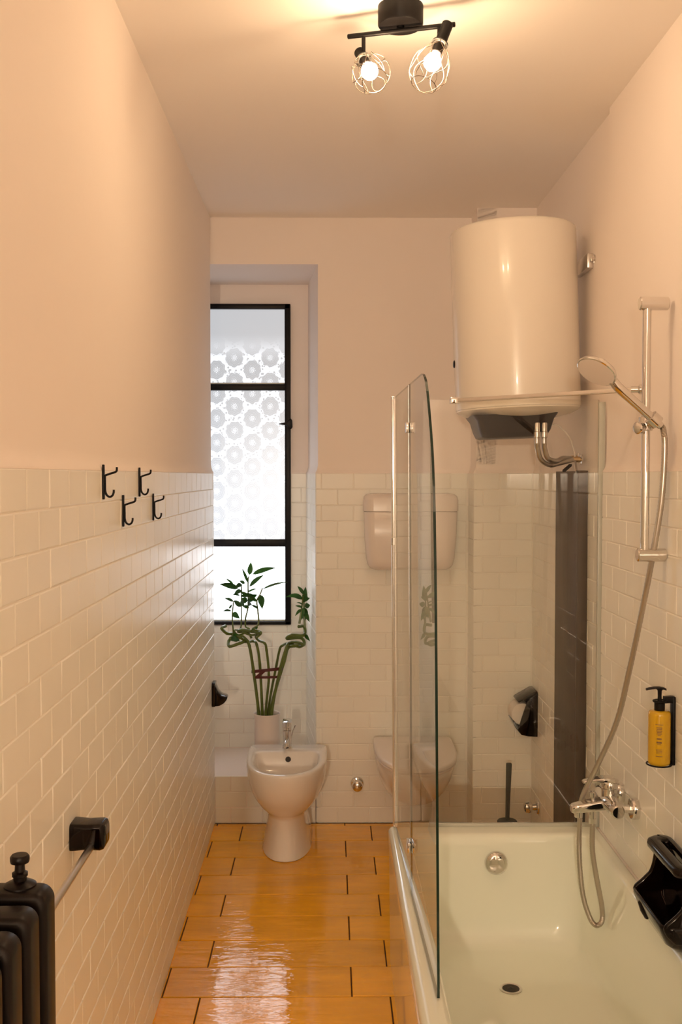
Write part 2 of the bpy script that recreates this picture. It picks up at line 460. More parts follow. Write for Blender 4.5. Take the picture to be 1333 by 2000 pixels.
# pier in the right back corner
b = dado((1, 0, 0), (0, -1, 0), (0, 4.608, 0), 0.6625, 1.05, back=0.17)
dado((0, -1, 0), (-1, 0, 0), (0.648, 0, 0), -4.83, -4.6205, back=0.1, bm=b)
pier = struct('wall_pier', b, ['plaster', 'grout'], smooth=True)
lay(pier, (0, 4.608, 0), (1, 0, 0), (0, 0, 1), 0.648, 0.914, 0, TT, LEN, ROW, 0.69)
lay(pier, (0.648, 0, 0), (0, -1, 0), (0, 0, 1), -4.788, -4.609, 0, TT, LEN, ROW, -4.75, th=0.008)
# right wall: the part along the bath stands a little proud of the part behind it
b = dado((0, -1, 0), (-1, 0, 0), (0.900, 0, 0), -3.372, 3.25, back=0.20)
dado((0, -1, 0), (-1, 0, 0), (0.915, 0, 0), -4.75, -3.365, back=0.18, bm=b)
wall_right = struct('wall_right', b, ['plaster', 'grout'], smooth=True)
lay(wall_right, (0.900, 0, 0), (0, -1, 0), (0, 0, 1), -3.375, -1.60, 0.452, TT, LEN, ROW, -3.32, limit=125, rank=lambda t: t[0])
lay(wall_right, (0.915, 0, 0), (0, -1, 0), (0, 0, 1), -4.606, -3.378, 0, TT, LEN, ROW, -3.46)
struct('wall_front', box((-0.80, -3.38, 0), (1.15, -3.25, H)), 'board')

# ------------------------------------------------------------------ window
win = thing('window_1', None, None, (-0.44, 5.30, 0.868)); win['kind'] = 'structure'
WX0, WX1, WZ0, WZ1 = -0.70, -0.203, 0.870, 2.523
b = box((WX1 - 0.030, 5.284, WZ0), (WX1, 5.325, WZ1), 0.003)
box((WX0, 5.284, WZ1 - 0.026), (WX1 - 0.002, 5.325, WZ1), 0.003, bm=b)
box((WX0, 5.284, WZ0), (WX1 - 0.002, 5.325, WZ0 + 0.018), 0.003, bm=b)
box((WX0, 5.284, WZ0 + 0.002), (WX0 + 0.028, 5.325, WZ1 - 0.002), 0.003, bm=b)
obj('window_frame', b, 'frame_k', win)
obj('glazing_bar', box((WX0 + 0.02, 5.282, 2.081), (WX1 - 0.026, 5.322, 2.113), 0.003), 'frame_k', win)
obj('glazing_bar', box((WX0 + 0.02, 5.280, 1.276), (WX1 - 0.026, 5.322, 1.314), 0.003), 'frame_k', win)
obj('glazing_bead', box((WX0 + 0.02, 5.298, 2.113), (WX1 - 0.028, 5.318, 2.121), 0.002), 'seal', win)
obj('glazing_bead', box((WX0 + 0.02, 5.298, WZ0 + 0.016), (WX1 - 0.028, 5.318, WZ0 + 0.026), 0.002), 'seal', win)
for z0, z1 in ((2.110, 2.500), (1.310, 2.085), (0.884, 1.280)):
    obj('pane', box((WX0 + 0.02, 5.306, z0), (WX1 - 0.024, 5.311, z1)), 'pane', win)
hd = obj('handle', lathe([(0.012, 0), (0.014, 0.004), (0.010, 0.012), (0.008, 0.028), (0.0, 0.030)], (-0.212, 5.284, 1.905), (0, -1, 0), 20), 'frame_k', win)
b = prism([(-0.200, 1.935), (-0.193, 1.925), (-0.192, 1.890), (-0.200, 1.880), (-0.212, 1.885), (-0.222, 1.900), (-0.262, 1.905), (-0.262, 1.909), (-0.225, 1.916), (-0.212, 1.930)], 'Y', 5.252, 5.266, 0.002)
obj('latch', b, 'frame_k', hd)

# ------------------------------------------------------------------ ceiling lamp
def rot_to(v):
    return Vector((0, 0, 1)).rotation_difference(Vector(v).normalized())

LC = Vector((0.181, 2.66, H))
lamp = thing('ceiling_spotlight', 'black two-armed ceiling spotlight with lit bulbs in wire cages', 'ceiling lamp', LC)
obj('canopy', lathe([(0.058, 0), (0.058, 0.046), (0.055, 0.050), (0.030, 0.0505), (0.0, 0.0505)], LC, (0, 0, -1), 48), 'bracket_k', lamp)
obj('finial', lathe([(0.010, 0), (0.010, 0.006), (0.0, 0.008)], LC + Vector((0, 0, -0.0505)), (0, 0, -1), 20), 'bracket_k', lamp)
ba, bb_ = Vector((0.046, 2.690, 2.776)), Vector((0.316, 2.615, 2.776))
obj('bar', cyl(ba, bb_, 0.0062, 20), 'bracket_k', lamp)
def spot(stem_top, stem_bot, cap0, cap1, axis_end, cage_r, cage_len, turn):
    obj('stem', cyl(stem_top, stem_bot, 0.0052, 14), 'bracket_k', lamp)
    c0, c1 = Vector(cap0), Vector(cap1); ax = (c1 - c0).normalized()
    sk = obj('socket', cyl(c0, c1, 0.0145, 28, 0.002), 'bracket_k', lamp)
    obj('socket_ring', lathe([(0.0155, 0), (0.021, 0.003), (0.021, 0.006), (0.0155, 0.009)], c1 - ax * 0.004, ax, 28), 'rubber', sk)
    obj('lamp_holder', cyl(c1, c1 + ax * 0.030, 0.0135, 24), 'plastic_k', sk)
    bc = c1 + ax * 0.056
    obj('bulb', lathe([(0.009, -0.028), (0.011, -0.022), (0.018, -0.012), (0.0225, 0.0), (0.019, 0.012), (0.011, 0.0195), (0.0, 0.0225)], bc, ax, 24), 'bulb', lamp)
    q = rot_to(ax); R0 = c1 + ax * 0.004
    def P(r, h, a): return R0 + q @ Vector((r * math.cos(a), r * math.sin(a), h))
    def prof(t):   # radius of the cage along its length, 0 at the socket
        return 0.017 + (cage_r - 0.017) * math.sin(min(1.0, t / 0.62) * PI / 2) ** 1.1 if t < 0.62 else cage_r * math.sqrt(max(0.0, 1 - ((t - 0.62) / 0.50) ** 2))
    b = bmesh.new(); n = 6
    for k in range(n):     # crossing bowed wires
        for sgn in (1, -1):
            tube([P(prof(t / 14), cage_len * t / 14, turn + 2 * PI * k / n + sgn * 0.9 * math.sin(t / 14 * PI * 0.95)) for t in range(15)], 0.00085, 6, bm=b)
    for t in (0.0, 1.0):
        tube([P(prof(t), cage_len * t, 2 * PI * j / 28) for j in range(28)], 0.0010, 6, closed=True, bm=b)
    obj('wire_cage', b, 'wire', lamp)
spot((0.087, 2.679, 2.776), (0.087, 2.679, 2.724), (0.077, 2.700, 2.741), (0.087, 2.675, 2.711), None, 0.050, 0.100, 0.2)
spot((0.277, 2.626, 2.776), (0.276, 2.626, 2.735), (0.297, 2.610, 2.776), (0.276, 2.598, 2.722), None, 0.050, 0.118, 0.5)

# ------------------------------------------------------------------ bidet
def pan(name_rings, cx, bm=None): return loft([at_z(dshape(cx, w, yb, yf, st), z) for z, w, yb, yf, st in name_rings], bm=bm)
BX = -0.192
bidet = thing('bidet', 'pale ceramic floor-standing bidet in front of the bamboo vase', 'bidet', (BX, 4.45, 0))
R = [(0.0, 0.108, 4.70, 4.298, .35), (0.004, 0.111, 4.70, 4.294, .35), (0.05, 0.101, 4.70, 4.306, .35), (0.11, 0.092, 4.70, 4.320, .35), (0.165, 0.092, 4.70, 4.322, .35),
     (0.180, 0.096, 4.70, 4.318, .35), (0.192, 0.108, 4.70, 4.300, .35), (0.215, 0.128, 4.70, 4.270, .35), (0.25, 0.149, 4.70, 4.236, .35), (0.29, 0.165, 4.70, 4.212, .35), (0.33, 0.174, 4.70, 4.199, .35),
     (0.37, 0.178, 4.70, 4.192, .35), (0.390, 0.178, 4.70, 4.191, .35), (0.397, 0.176, 4.699, 4.193, .35), (0.400, 0.171, 4.696, 4.198, .35),
     (0.400, 0.150, 4.586, 4.222, .30), (0.398, 0.145, 4.580, 4.227, .30), (0.392, 0.142, 4.576, 4.231, .30), (0.35, 0.134, 4.566, 4.244, .30), (0.31, 0.118, 4.552, 4.262, .30), (0.285, 0.090, 4.52, 4.30, .30), (0.278, 0.050, 4.47, 4.36, .3)]
obj('basin', pan(R, BX), 'ceramic', bidet, angle=50)
obj('overflow_hole', lathe([(0.0125, 0), (0.0125, 0.004), (0.010, 0.005), (0.0, 0.0045)], (BX + 0.003, 4.5705, 0.366), (0, -1, 0.2), 24), 'hole', bidet)
obj('drain', lathe([(0.022, 0), (0.022, 0.003), (0.016, 0.004), (0.0, 0.003)], (BX, 4.42, 0.2785), (0, 0, 1), 24), 'chrome', bidet)
F = Vector((BX - 0.004, 4.635, 0.400))
tap = thing('bidet_tap', 'small chrome mixer tap standing on the bidet rim', 'tap', F)
obj('body', lathe([(0.023, 0), (0.023, 0.006), (0.0195, 0.010), (0.0195, 0.075), (0.021, 0.078), (0.021, 0.084)], F, (0, 0, 1), 32), 'chrome', tap)
obj('spout', tube(smooth_path([F + Vector((0, -0.012, 0.040)), F + Vector((0, -0.045, 0.047)), F + Vector((0, -0.085, 0.040)), F + Vector((0, -0.098, 0.028))], 5), 0.0115, 14), 'chrome', tap)
obj('lever', loft([[F + Vector((x * w, y0 + y * l, z)) for x, y in rrect(-1, 1, -1, 1, 0.35, 4)] for w, y0, l, z in ((0.020, 0, 0.020, 0.086), (0.021, -0.001, 0.022, 0.100), (0.021, -0.008, 0.034, 0.120), (0.019, -0.012, 0.038, 0.129), (0.014, -0.012, 0.030, 0.133))]), 'chrome', tap)
obj('pop_up_rod', tube([F + Vector((0.012, 0.022, 0.02)), F + Vector((0.026, 0.026, 0.075)), F + Vector((0.037, 0.026, 0.098))], 0.0026, 8), 'chrome', tap)

# ------------------------------------------------------------------ wall-hung toilet
TX = 0.378
wc = thing('toilet', 'white wall-hung toilet with closed lid behind the shower glass', 'toilet', (TX, 4.45, 0.18))
R = [(0.185, 0.085, 4.787, 4.50, .4), (0.19, 0.100, 4.787, 4.46, .4), (0.22, 0.124, 4.787, 4.385, .4), (0.27, 0.150, 4.787, 4.30, .35), (0.33, 0.168, 4.787, 4.225, .35), (0.375, 0.176, 4.787, 4.190, .35), (0.392, 0.177, 4.787, 4.185, .35), (0.398, 0.174, 4.785, 4.189, .35)]
obj('bowl', pan(R, TX), 'ceramic', wc, angle=50)
obj('seat', pan([(0.4005, 0.172, 4.70, 4.184, .35), (0.402, 0.178, 4.705, 4.176, .35), (0.410, 0.180, 4.705, 4.173, .35), (0.413, 0.177, 4.70, 4.177, .35)], TX), 'plastic_w', wc, angle=50)
obj('lid', pan([(0.4155, 0.177, 4.70, 4.176, .35), (0.418, 0.181, 4.706, 4.170, .35), (0.429, 0.181, 4.706, 4.170, .35), (0.434, 0.178, 4.702, 4.175, .35), (0.437, 0.170, 4.69, 4.186, .35), (0.4395, 0.12, 4.62, 4.25, .35)], TX), 'plastic_w', wc, angle=50)
for sx in (-0.08, 0.08):
    obj('hinge', cyl((TX + sx - 0.016, 4.722, 0.412), (TX + sx + 0.016, 4.722, 0.412), 0.010, 16), 'chrome', wc)

# ------------------------------------------------------------------ cistern on the wall
CX = 0.370
cis = thing('toilet_cistern', 'pale rounded plastic cistern mounted high on the wall above the toilet', 'cistern', (CX, 4.72, 1.21))
def cring(z, w, f, r): return [(CX + p[0], p[1], z) for p in rrect(-w, w, f, 4.787, r, 8)]
R = [cring(1.208, 0.140, 4.700, 0.02), cring(1.2095, 0.165, 4.685, 0.03), cring(1.216, 0.184, 4.670, 0.04), cring(1.232, 0.196, 4.656, 0.05), cring(1.26, 0.203, 4.650, 0.05), cring(1.36, 0.211, 4.645, 0.05), cring(1.474, 0.215, 4.642, 0.05), cring(1.477, 0.213, 4.644, 0.05)]
obj('tank', loft(R), 'plastic_w', cis, angle=50)
R = [cring(1.4775, 0.213, 4.644, 0.05), cring(1.480, 0.218, 4.639, 0.05), cring(1.53, 0.218, 4.639, 0.05), cring(1.547, 0.214, 4.643, 0.05), cring(1.557, 0.203, 4.655, 0.05), cring(1.561, 0.180, 4.675, 0.04)]
obj('cistern_lid', loft(R), 'plastic_w', cis, angle=50)

# ------------------------------------------------------------------ vase and lucky bamboo on the ledge
VX, VY, VZ = -0.310, 4.99, 0.2262
vase = thing('vase', 'pale cylindrical vase on the ledge under the window', 'vase', (VX, VY, VZ))
obj('vase_body', lathe([(0.0, 0.0), (0.058, 0.0), (0.061, 0.004), (0.0615, 0.02), (0.0615, 0.235), (0.064, 0.246), (0.0655, 0.251), (0.0645, 0.254), (0.060, 0.252), (0.0565, 0.24), (0.0565, 0.020), (0.0, 0.018)], (VX, VY, VZ), (0, 0, 1), 40), 'vase', vase)
plant = thing('lucky_bamboo', 'curly green lucky bamboo standing in the pale vase', 'plant', (VX, VY, VZ + 0.02))
STALKS= [[(-0.35, 0.484), (-0.375, 0.696), (-0.394, 0.813), (-0.412, 0.83), (-0.439, 0.828), (-0.487, 0.815), (-0.495, 0.835), (-0.473, 0.865), (-0.502, 0.876), (-0.525, 0.903), (-0.51, 0.91)], [(-0.334, 0.484), (-0.345, 0.715), (-0.36, 0.813), (-0.379, 0.826), (-0.405, 0.828), (-0.439, 0.854), (-0.469, 0.861), (-0.491, 0.839)], [(-0.315, 0.484), (-0.3, 0.659), (-0.311, 0.79), (-0.319, 0.828), (-0.349, 0.835), (-0.364, 0.85), (-0.356, 0.873), (-0.341, 0.88), (-0.383, 0.88), (-0.45, 0.876), (-0.431, 0.891), (-0.383, 0.888)], [(-0.304, 0.484), (-0.263, 0.715), (-0.247, 0.79), (-0.236, 0.809), (-0.217, 0.813), (-0.188, 0.815)], [(-0.285, 0.484), (-0.244, 0.696), (-0.214, 0.801), (-0.203, 0.82), (-0.165, 0.831), (-0.131, 0.824), (-0.15, 0.809), (-0.195, 0.816)], [(-0.292, 0.484), (-0.225, 0.734), (-0.206, 0.798), (-0.172, 0.813), (-0.128, 0.813), (-0.143, 0.843), (-0.21, 0.846), (-0.188, 0.865), (-0.12, 0.861), (-0.124, 0.899), (-0.154, 0.903)]]
SHOOTS= [[(-0.395, 0.832), (-0.430, 0.862), (-0.455, 0.838), (-0.490, 0.852), (-0.473, 0.868), (-0.476, 0.959), (-0.469, 1.034)], [(-0.385, 0.845), (-0.405, 0.872), (-0.450, 0.862), (-0.470, 0.885), (-0.439, 0.895), (-0.435, 0.996), (-0.433, 1.101)], [(-0.350, 0.872), (-0.385, 0.862), (-0.425, 0.880), (-0.395, 0.894), (-0.414, 0.905), (-0.412, 0.951), (-0.401, 1.004), (-0.401, 1.128), (-0.396, 1.15)], [(-0.360, 0.852), (-0.335, 0.878), (-0.372, 0.897), (-0.349, 0.921), (-0.351, 0.974), (-0.356, 1.034), (-0.341, 1.064), (-0.33, 1.094)], [(-0.124, 0.899), (-0.128, 0.996), (-0.128, 1.064)], [(-0.15, 0.921), (-0.139, 0.996), (-0.131, 1.053)]]
LEAVES= [(-0.394, 1.158, -0.386, 1.221, 0.0187), (-0.379, 1.161, -0.263, 1.195, 0.0169), (-0.394, 1.101, -0.323, 1.158, 0.015), (-0.45, 1.09, -0.544, 1.116, 0.0206), (-0.401, 1.12, -0.427, 1.195, 0.0094), (-0.33, 1.09, -0.206, 1.124, 0.0075), (-0.341, 1.064, -0.33, 0.993, 0.0244), (-0.431, 1.109, -0.465, 1.094, 0.015), (-0.435, 1.056, -0.36, 1.055, 0.015), (-0.394, 1.041, -0.353, 1.066, 0.0169), (-0.439, 1.06, -0.476, 1.062, 0.0075), (-0.405, 1.071, -0.36, 1.088, 0.0067), (-0.439, 1.0, -0.473, 1.03, 0.0169), (-0.397, 0.996, -0.427, 1.011, 0.0131), (-0.401, 1.015, -0.379, 1.019, 0.0187), (-0.435, 1.034, -0.412, 1.004, 0.0187), (-0.476, 0.974, -0.439, 0.948, 0.0225), (-0.48, 0.985, -0.525, 0.978, 0.0094), (-0.491, 0.996, -0.476, 1.019, 0.0075), (-0.353, 0.996, -0.383, 1.019, 0.0075), (-0.473, 1.109, -0.51, 1.139, 0.0075), (-0.416, 1.116, -0.443, 1.128, 0.0112), (-0.427, 1.049, -0.405, 1.026, 0.0225), (-0.135, 1.049, -0.214, 1.056, 0.015), (-0.135, 1.041, -0.188, 1.056, 0.0112), (-0.128, 1.019, -0.12, 1.098, 0.0187), (-0.131, 1.034, -0.094, 1.049, 0.015), (-0.124, 1.0, -0.094, 1.008, 0.0187), (-0.135, 1.0, -0.169, 1.011, 0.0075), (-0.128, 1.026, -0.116, 1.064, 0.0225), (-0.124, 0.996, -0.112, 0.936, 0.0187), (-0.131, 0.996, -0.139, 0.936, 0.015), (-0.124, 0.861, -0.086, 0.835, 0.015), (-0.128, 0.981, -0.124, 0.921, 0.0187), (-0.135, 1.015, -0.161, 1.03, 0.0045), (-0.383, 0.884, -0.353, 0.903, 0.015), (-0.487, 0.846, -0.435, 0.843, 0.0187), (-0.473, 0.869, -0.439, 0.846, 0.015), (-0.433, 1.08, -0.47, 1.06, 0.015), (-0.401, 1.06, -0.44, 1.085, 0.013), (-0.401, 1.03, -0.365, 1.045, 0.016), (-0.47, 1.03, -0.515, 1.045, 0.010), (-0.433, 1.02, -0.40, 1.04, 0.018), (-0.356, 1.03, -0.40, 1.06, 0.012), (-0.128, 1.06, -0.16, 1.10, 0.012), (-0.128, 0.97, -0.10, 0.93, 0.016), (-0.139, 0.99, -0.17, 0.96, 0.010)]
def nodes_radius(n, r):
    return [r * (1.0 if i % 7 else 1.12) for i in range(n)]
for i, st in enumerate(STALKS):
    x0, z0 = st[0]
    yy = VY + (-0.018, 0.012, -0.006, 0.020, -0.020, 0.006)[i]
    pts = [(VX + (x0 - VX) * 0.75, VY + (yy - VY), VZ + 0.022)]
    ph = random.uniform(0, 6)
    for j, (x, z) in enumerate(st):
        wob = 0.0 if j < 3 else 0.030 * math.sin(ph + j * 1.5)
        pts.append((max(-0.53, min(x, -0.128)), yy + wob, z))
    pp = smooth_path(pts, 7)
    obj('stalk', tube(pp, nodes_radius(len(pp), (0.0076, 0.0068, 0.0064, 0.0062, 0.0072, 0.0078)[i]), 9), 'stalk', plant)
SHY = []
for i, st in enumerate(SHOOTS):
    yy = VY + (-0.02, 0.015, 0.0, -0.02, 0.01, -0.015)[i]; SHY.append(yy)
    pp = smooth_path([(x, yy + 0.006 * math.sin(j * 2.0), z) for j, (x, z) in enumerate(st)], 5)
    obj('shoot', tube(pp, [0.0062 - 0.0031 * (k / len(pp)) ** 0.6 for k in range(len(pp))], 7), 'stalk', plant)
def leaf(p, q, w):
    p, q = Vector(p), Vector(q); d = q - p; L = d.length; t = d.normalized()
    side = t.cross(Vector((0, -1, 0))).normalized()
    roll = random.uniform(-0.5, 0.5)
    up = side.cross(t)
    s = (side * math.cos(roll) + up * math.sin(roll)).normalized(); nn = s.cross(t)
    bow = (0.10 if abs(t.z) < 0.75 else 0.03) * L
    b = bmesh.new(); rows = []; n = 8
    for k in range(n + 1):
        a = k / n
        ww = w * 0.70 * (math.sin(PI * min(1, a * 1.02) ** 0.75)) ** 0.9 + 0.0004
        c = p + d * a + Vector((0, 0, 1)) * bow * 4 * a * (1 - a) * (0.6 if t.z > 0.2 else 1.0)
        rows.append([b.verts.new(c - s * ww + nn * ww * 0.25), b.verts.new(c), b.verts.new(c + s * ww + nn * ww * 0.25)])
    for A, B in zip(rows, rows[1:]):
        for k in range(2): b.faces.new((A[k], A[k + 1], B[k + 1], B[k]))
    bmesh.ops.solidify(b, geom=b.faces[:], thickness=0.0006)
    return b
for i, (x0, z0, x1, z1, w) in enumerate(LEAVES):
    best = min(range(len(SHOOTS)), key=lambda k: min((x0 - a) ** 2 + (z0 - c) ** 2 for a, c in SHOOTS[k]))
    yy = SHY[best]
    lim = lambda x: max(-0.538, min(x, -0.098))
    obj('leaf', leaf((lim(x0), yy, z0), (lim(x1), yy + random.uniform(-0.05, 0.03), z1), w), 'leaf', plant)
b = bmesh.new()
for z, tl, w in ((0.690, 0.020, 0.0075), (0.655, 0.004, 0.0055)):
    ring = []
    for k in range(32):
        a = 2 * PI * k / 32
        c = Vector((-0.309 + 0.076 * math.cos(a) * (0.86 if z < 0.67 else 1), VY + 0.034 * math.sin(a), z + tl * math.cos(a) * 0.4 - 0.006 * math.sin(a)))
        o_ = Vector((math.cos(a), math.sin(a), 0)) * 0.0009
        ring.append([c + Vector((0, 0, w)) + o_, c - Vector((0, 0, w)) + o_, c - Vector((0, 0, w)) - o_, c + Vector((0, 0, w)) - o_])
    loft(ring, bm=b, closed=True)
loft([[(-0.366 + a * 0.05, VY - 0.033 - a * 0.012, 0.660 + a * 0.033 + s * (0.004 + 0.005 * math.sin(a * PI))) for s in (1, -1)] + [(-0.366 + a * 0.05, VY - 0.031 - a * 0.012, 0.660 + a * 0.033 + s * (0.004 + 0.005 * math.sin(a * PI))) for s in (-1, 1)] for a in (0, .25, .5, .75, 1)], bm=b)
obj('ribbon', b, 'ribbon', plant)

# ------------------------------------------------------------------ electric water heater
HB, HT = Vector((0.682, 3.72, 1.880)), Vector((0.6585, 3.72, 2.520))
hax = (HT - HB).normalized(); HL = (HT - HB).length
heater = thing('water_heater', 'large white cylindrical water heater hanging on the right wall', 'water heater', HB)
obj('tank', lathe([(0.2235, 0.004), (0.2245, 0.010), (0.2245, HL - 0.010), (0.2225, HL - 0.002), (0.215, HL + 0.004), (0.17, HL + 0.014), (0.0, HL + 0.024)], HB, hax, 96), 'boiler', heater)
obj('bottom_cap', lathe([(0.2225, 0.0035), (0.2215, -0.002), (0.214, -0.008), (0.19, -0.020), (0.14, -0.032), (0.0, -0.038)], HB, hax, 96), 'boiler', heater)
cv = [(1.858, 0.500, 0.800, 3.565, 3.80), (1.838, 0.516, 0.787, 3.575, 3.80), (1.800, 0.527, 0.778, 3.590, 3.795), (1.781, 0.535, 0.768, 3.600, 3.785), (1.776, 0.545, 0.758, 3.612, 3.775)]
obj('cover', loft([[(p[0], p[1], z + (p[0] - 0.65) * 0.035) for p in rrect(x0, x1, y0, y1, 0.022, 5)] for z, x0, x1, y0, y1 in cv], cap0=False), 'plastic_k', heater)
b = box((0.906, 3.62, 2.372), (0.927, 3.80, 2.424), 0.003)
hg = obj('wall_hanger', b, 'satin', heater)
obj('bolt', lathe([(0.014, 0), (0.014, 0.003), (0.009, 0.004), (0.009, 0.012), (0.0, 0.013)], (0.9275, 3.60, 2.40), (-1, 0, 0), 18), 'chrome', hg)
tp = HB + hax * 0.165 + Vector((-0.2245, 0, 0))
obj('thermometer', lathe([(0.014, -0.003), (0.014, 0.002), (0.011, 0.004), (0.0, 0.004)], tp, (-1, -0.05, 0.0), 20), 'plastic_k', heater)
for i, dy in enumerate((0.0, 0.022)):
    hx = 0.722 + 0.026 * i; yy = 3.568 + 0.2 * dy
    nut = obj('connector', lathe([(0.0095, 0), (0.0105, 0.004), (0.0105, 0.030), (0.0125, 0.032), (0.0125, 0.050), (0.0095, 0.052), (0.0095, 0.072)], (hx, yy, 1.826), (0, 0, -1), 12), 'satin', heater)
    pts = [(hx, yy, 1.800), (hx, yy, 1.765), (hx + 0.004, yy + 0.01, 1.735), (hx + 0.022, yy + 0.035, 1.698 + 0.004 * i), (hx + 0.060, yy + 0.075, 1.680 + 0.014 * i), (hx + 0.105 - 0.014 * i, yy + 0.115, 1.687 + 0.017 * i), (0.884, 3.71 + 0.035 * i, 1.700 + 0.005 * i)]
    pp = smooth_path(pts, 14)
    obj('hose', tube(pp, 0.0088, 10, ribs=0.07), 'hose', heater)
obj('cable', tube(smooth_path([(0.785, 3.66, 1.822), (0.820, 3.68, 1.822), (0.862, 3.70, 1.785), (0.886, 3.715, 1.735), (0.892, 3.72, 1.700)], 8), 0.0034, 8), 'plastic_w', heater)
valve = thing('stop_valve', 'pair of small metal stop valves on the wall under the water heater', 'valve', (0.910, 3.72, 1.70))
obj('body', cyl((0.9145, 3.71, 1.700), (0.880, 3.71, 1.700), 0.010, 16), 'brass', valve)
obj('body', cyl((0.9145, 3.745, 1.705), (0.880, 3.745, 1.705), 0.010, 16), 'brass', valve)
obj('collar', lathe([(0.019, 0), (0.019, 0.005), (0.013, 0.008)], (0.9150, 3.71, 1.700), (-1, 0, 0), 20), 'chrome', valve)
obj('collar', lathe([(0.019, 0), (0.019, 0.005), (0.013, 0.008)], (0.9150, 3.745, 1.705), (-1, 0, 0), 20), 'chrome', valve)
obj('lever', loft([[(0.885 - 0.002 * i + a, 3.69 - 0.016 * i, 1.690 - 0.012 * i + c) for a, c in ((-.004, .006), (.004, .006), (.004, -.006), (-.004, -.006))] for i in range(4)]), 'chrome', valve)
obj('lever', loft([[(0.872 - 0.008 * i + a, 3.705, 1.680 - 0.007 * i + c) for a, c in ((-.005, .004), (.005, .004), (.005, -.004), (-.005, -.004))] for i in range(4)]), 'chrome', valve)

# ------------------------------------------------------------------ dark board boxing in the pipes
board = thing('pipe_casing', 'tall dark brown wooden pipe casing behind the shower glass', 'casing', (0.90, 3.79, 0))
obj('front_board', box((0.8785, 3.618, 0.0005), (0.9140, 3.636, 1.660), 0.0012), 'board', board)
obj('side_board', box((0.8780, 3.6365, 0.0005), (0.8920, 3.9700, 1.6580), 0.0012), 'board', board)
obj('back_board', box((0.8925, 3.9520, 0.0005), (0.9140, 3.9700, 1.6560), 0.0012), 'board', board)

# ------------------------------------------------------------------ bathtub
tub = thing('bathtub', 'white enamelled bathtub along the right wall', 'bathtub', (0.55, 2.57, 0))
def tr(z, x0, x1, y0, y1, r): return [(p[0], p[1], z) for p in rrect(x0, x1, y0, y1, r, 8)]
R = [tr(0.0, .203, .888, 1.73, 3.415, .012), tr(0.38, .199, .892, 1.725, 3.425, .014), tr(0.425, .1965, .895, 1.72, 3.430, .016), tr(0.445, .1975, .896, 1.722, 3.429, .018), tr(0.455, .202, .896, 1.726, 3.426, .02), tr(0.4605, .211, .894, 1.735, 3.420, .022), tr(0.462, .222, .891, 1.745, 3.412, .025),
     tr(0.4615, .250, .868, 1.80, 3.345, .04), tr(0.459, .258, .862, 1.812, 3.334, .045), tr(0.450, .265, .856, 1.82, 3.328, .05), tr(0.42, .271, .850, 1.84, 3.324, .055), tr(0.30, .284, .832, 1.90, 3.314, .065), tr(0.18, .297, .812, 1.96, 3.303, .075), tr(0.145, .303, .804, 1.98, 3.297, .08), tr(0.125, .314, .792, 2.00, 3.284, .085), tr(0.114, .332, .774, 2.02, 3.266, .085), tr(0.108, .355, .75, 2.05, 3.244, .08), tr(0.1035, .44, .66, 2.2, 3.12, .08)]
obj('tub_shell', loft(R, cap0=True), 'enamel', tub, angle=60)
ov = Vector((0.545, 3.317, 0.372))
obj('overflow_cap', lathe([(0.034, 0), (0.038, 0.003), (0.038, 0.012), (0.034, 0.019), (0.024, 0.023), (0.0, 0.024)], ov, (0, -1, 0.06), 36), 'chrome', tub)
dr = obj('drain', lathe([(0.033, 0), (0.034, 0.002), (0.029, 0.0034), (0.0265, 0.0026), (0.0255, 0.0012), (0.0, 0.0012)], (0.542, 3.012, 0.1040), (0, 0, 1), 36), 'satin', tub)
obj('drain_well', lathe([(0.0255, 0), (0.0255, 0.0018), (0.0, 0.0018)], (0.542, 3.012, 0.1038), (0, 0, 1), 30), 'hole', dr)
obj('drain_plug', lathe([(0.013, 0), (0.010, 0.0018), (0.004, 0.003), (0.003, 0.004), (0.0, 0.0045)], (0.542, 3.012, 0.1045), (0, 0, 1), 28), 'rubber', dr)
b = box((0.893, 1.73, 0.452), (0.903, 3.37, 0.466), 0.003)
obj('sealant', b, 'plastic_w', tub)

# ------------------------------------------------------------------ folding glass bath screen
LEAN = 0.0065; SL = (0.244 - 0.216) / (2.26 - 3.42)
def gx(y, z): return 0.216 + SL * (y - 3.42) - LEAN * (z - 0.46)
def glass_panel(name, outline, parent, plane):
    t = 0.003; b = bmesh.new()
    A = [b.verts.new(plane(p, -t)) for p in outline]; B = [b.verts.new(plane(p, t)) for p in outline]; n = len(A)
    b.faces.new(A[::-1]); b.faces.new(B)
    for k in range(n):
        f = b.faces.new((A[k], A[(k + 1) % n], B[(k + 1) % n], B[k])); f.material_index = 1
    return obj(name, b, ['glass', 'glass_edge'], parent, smooth=False)
screen = thing('bath_screen', 'folding clear glass bath screen standing on the bathtub rim', 'shower screen', (0.30, 3.40, 0.462))
swing = lambda p, t: (gx(p[0], p[1]) + t, p[0], p[1])
YF, YH, YN = 3.402, 2.848, 2.262
p1 = glass_panel('swing_panel', [(YH + 0.003, 0.478), (YF - 0.010, 0.478), (YF - 0.010, 1.893), (YH + 0.003, 1.893)], screen, swing)
crv = [(2.530, 1.8925), (2.505, 1.888), (2.480, 1.879), (2.455, 1.866), (2.430, 1.841), (2.406, 1.808), (2.382, 1.772), (2.359, 1.734), (2.343, 1.704), (2.332, 1.675), (2.315, 1.617), (2.306, 1.560), (2.300, 1.502), (2.292, 1.42), (2.286, 1.33)]
p2 = glass_panel('swing_panel', [(YH - 0.003, 0.466), (YH - 0.003, 1.893)] + crv + [(YN, 0.466)], screen, swing)
b = bmesh.new()
loft([[(gx(YH, z) + a, YH + c, z) for a, c in ((-.0034, -.0028), (.0034, -.0028), (.0034, .0028), (-.0034, .0028))] for z in (0.48, 1.892)], bm=b)
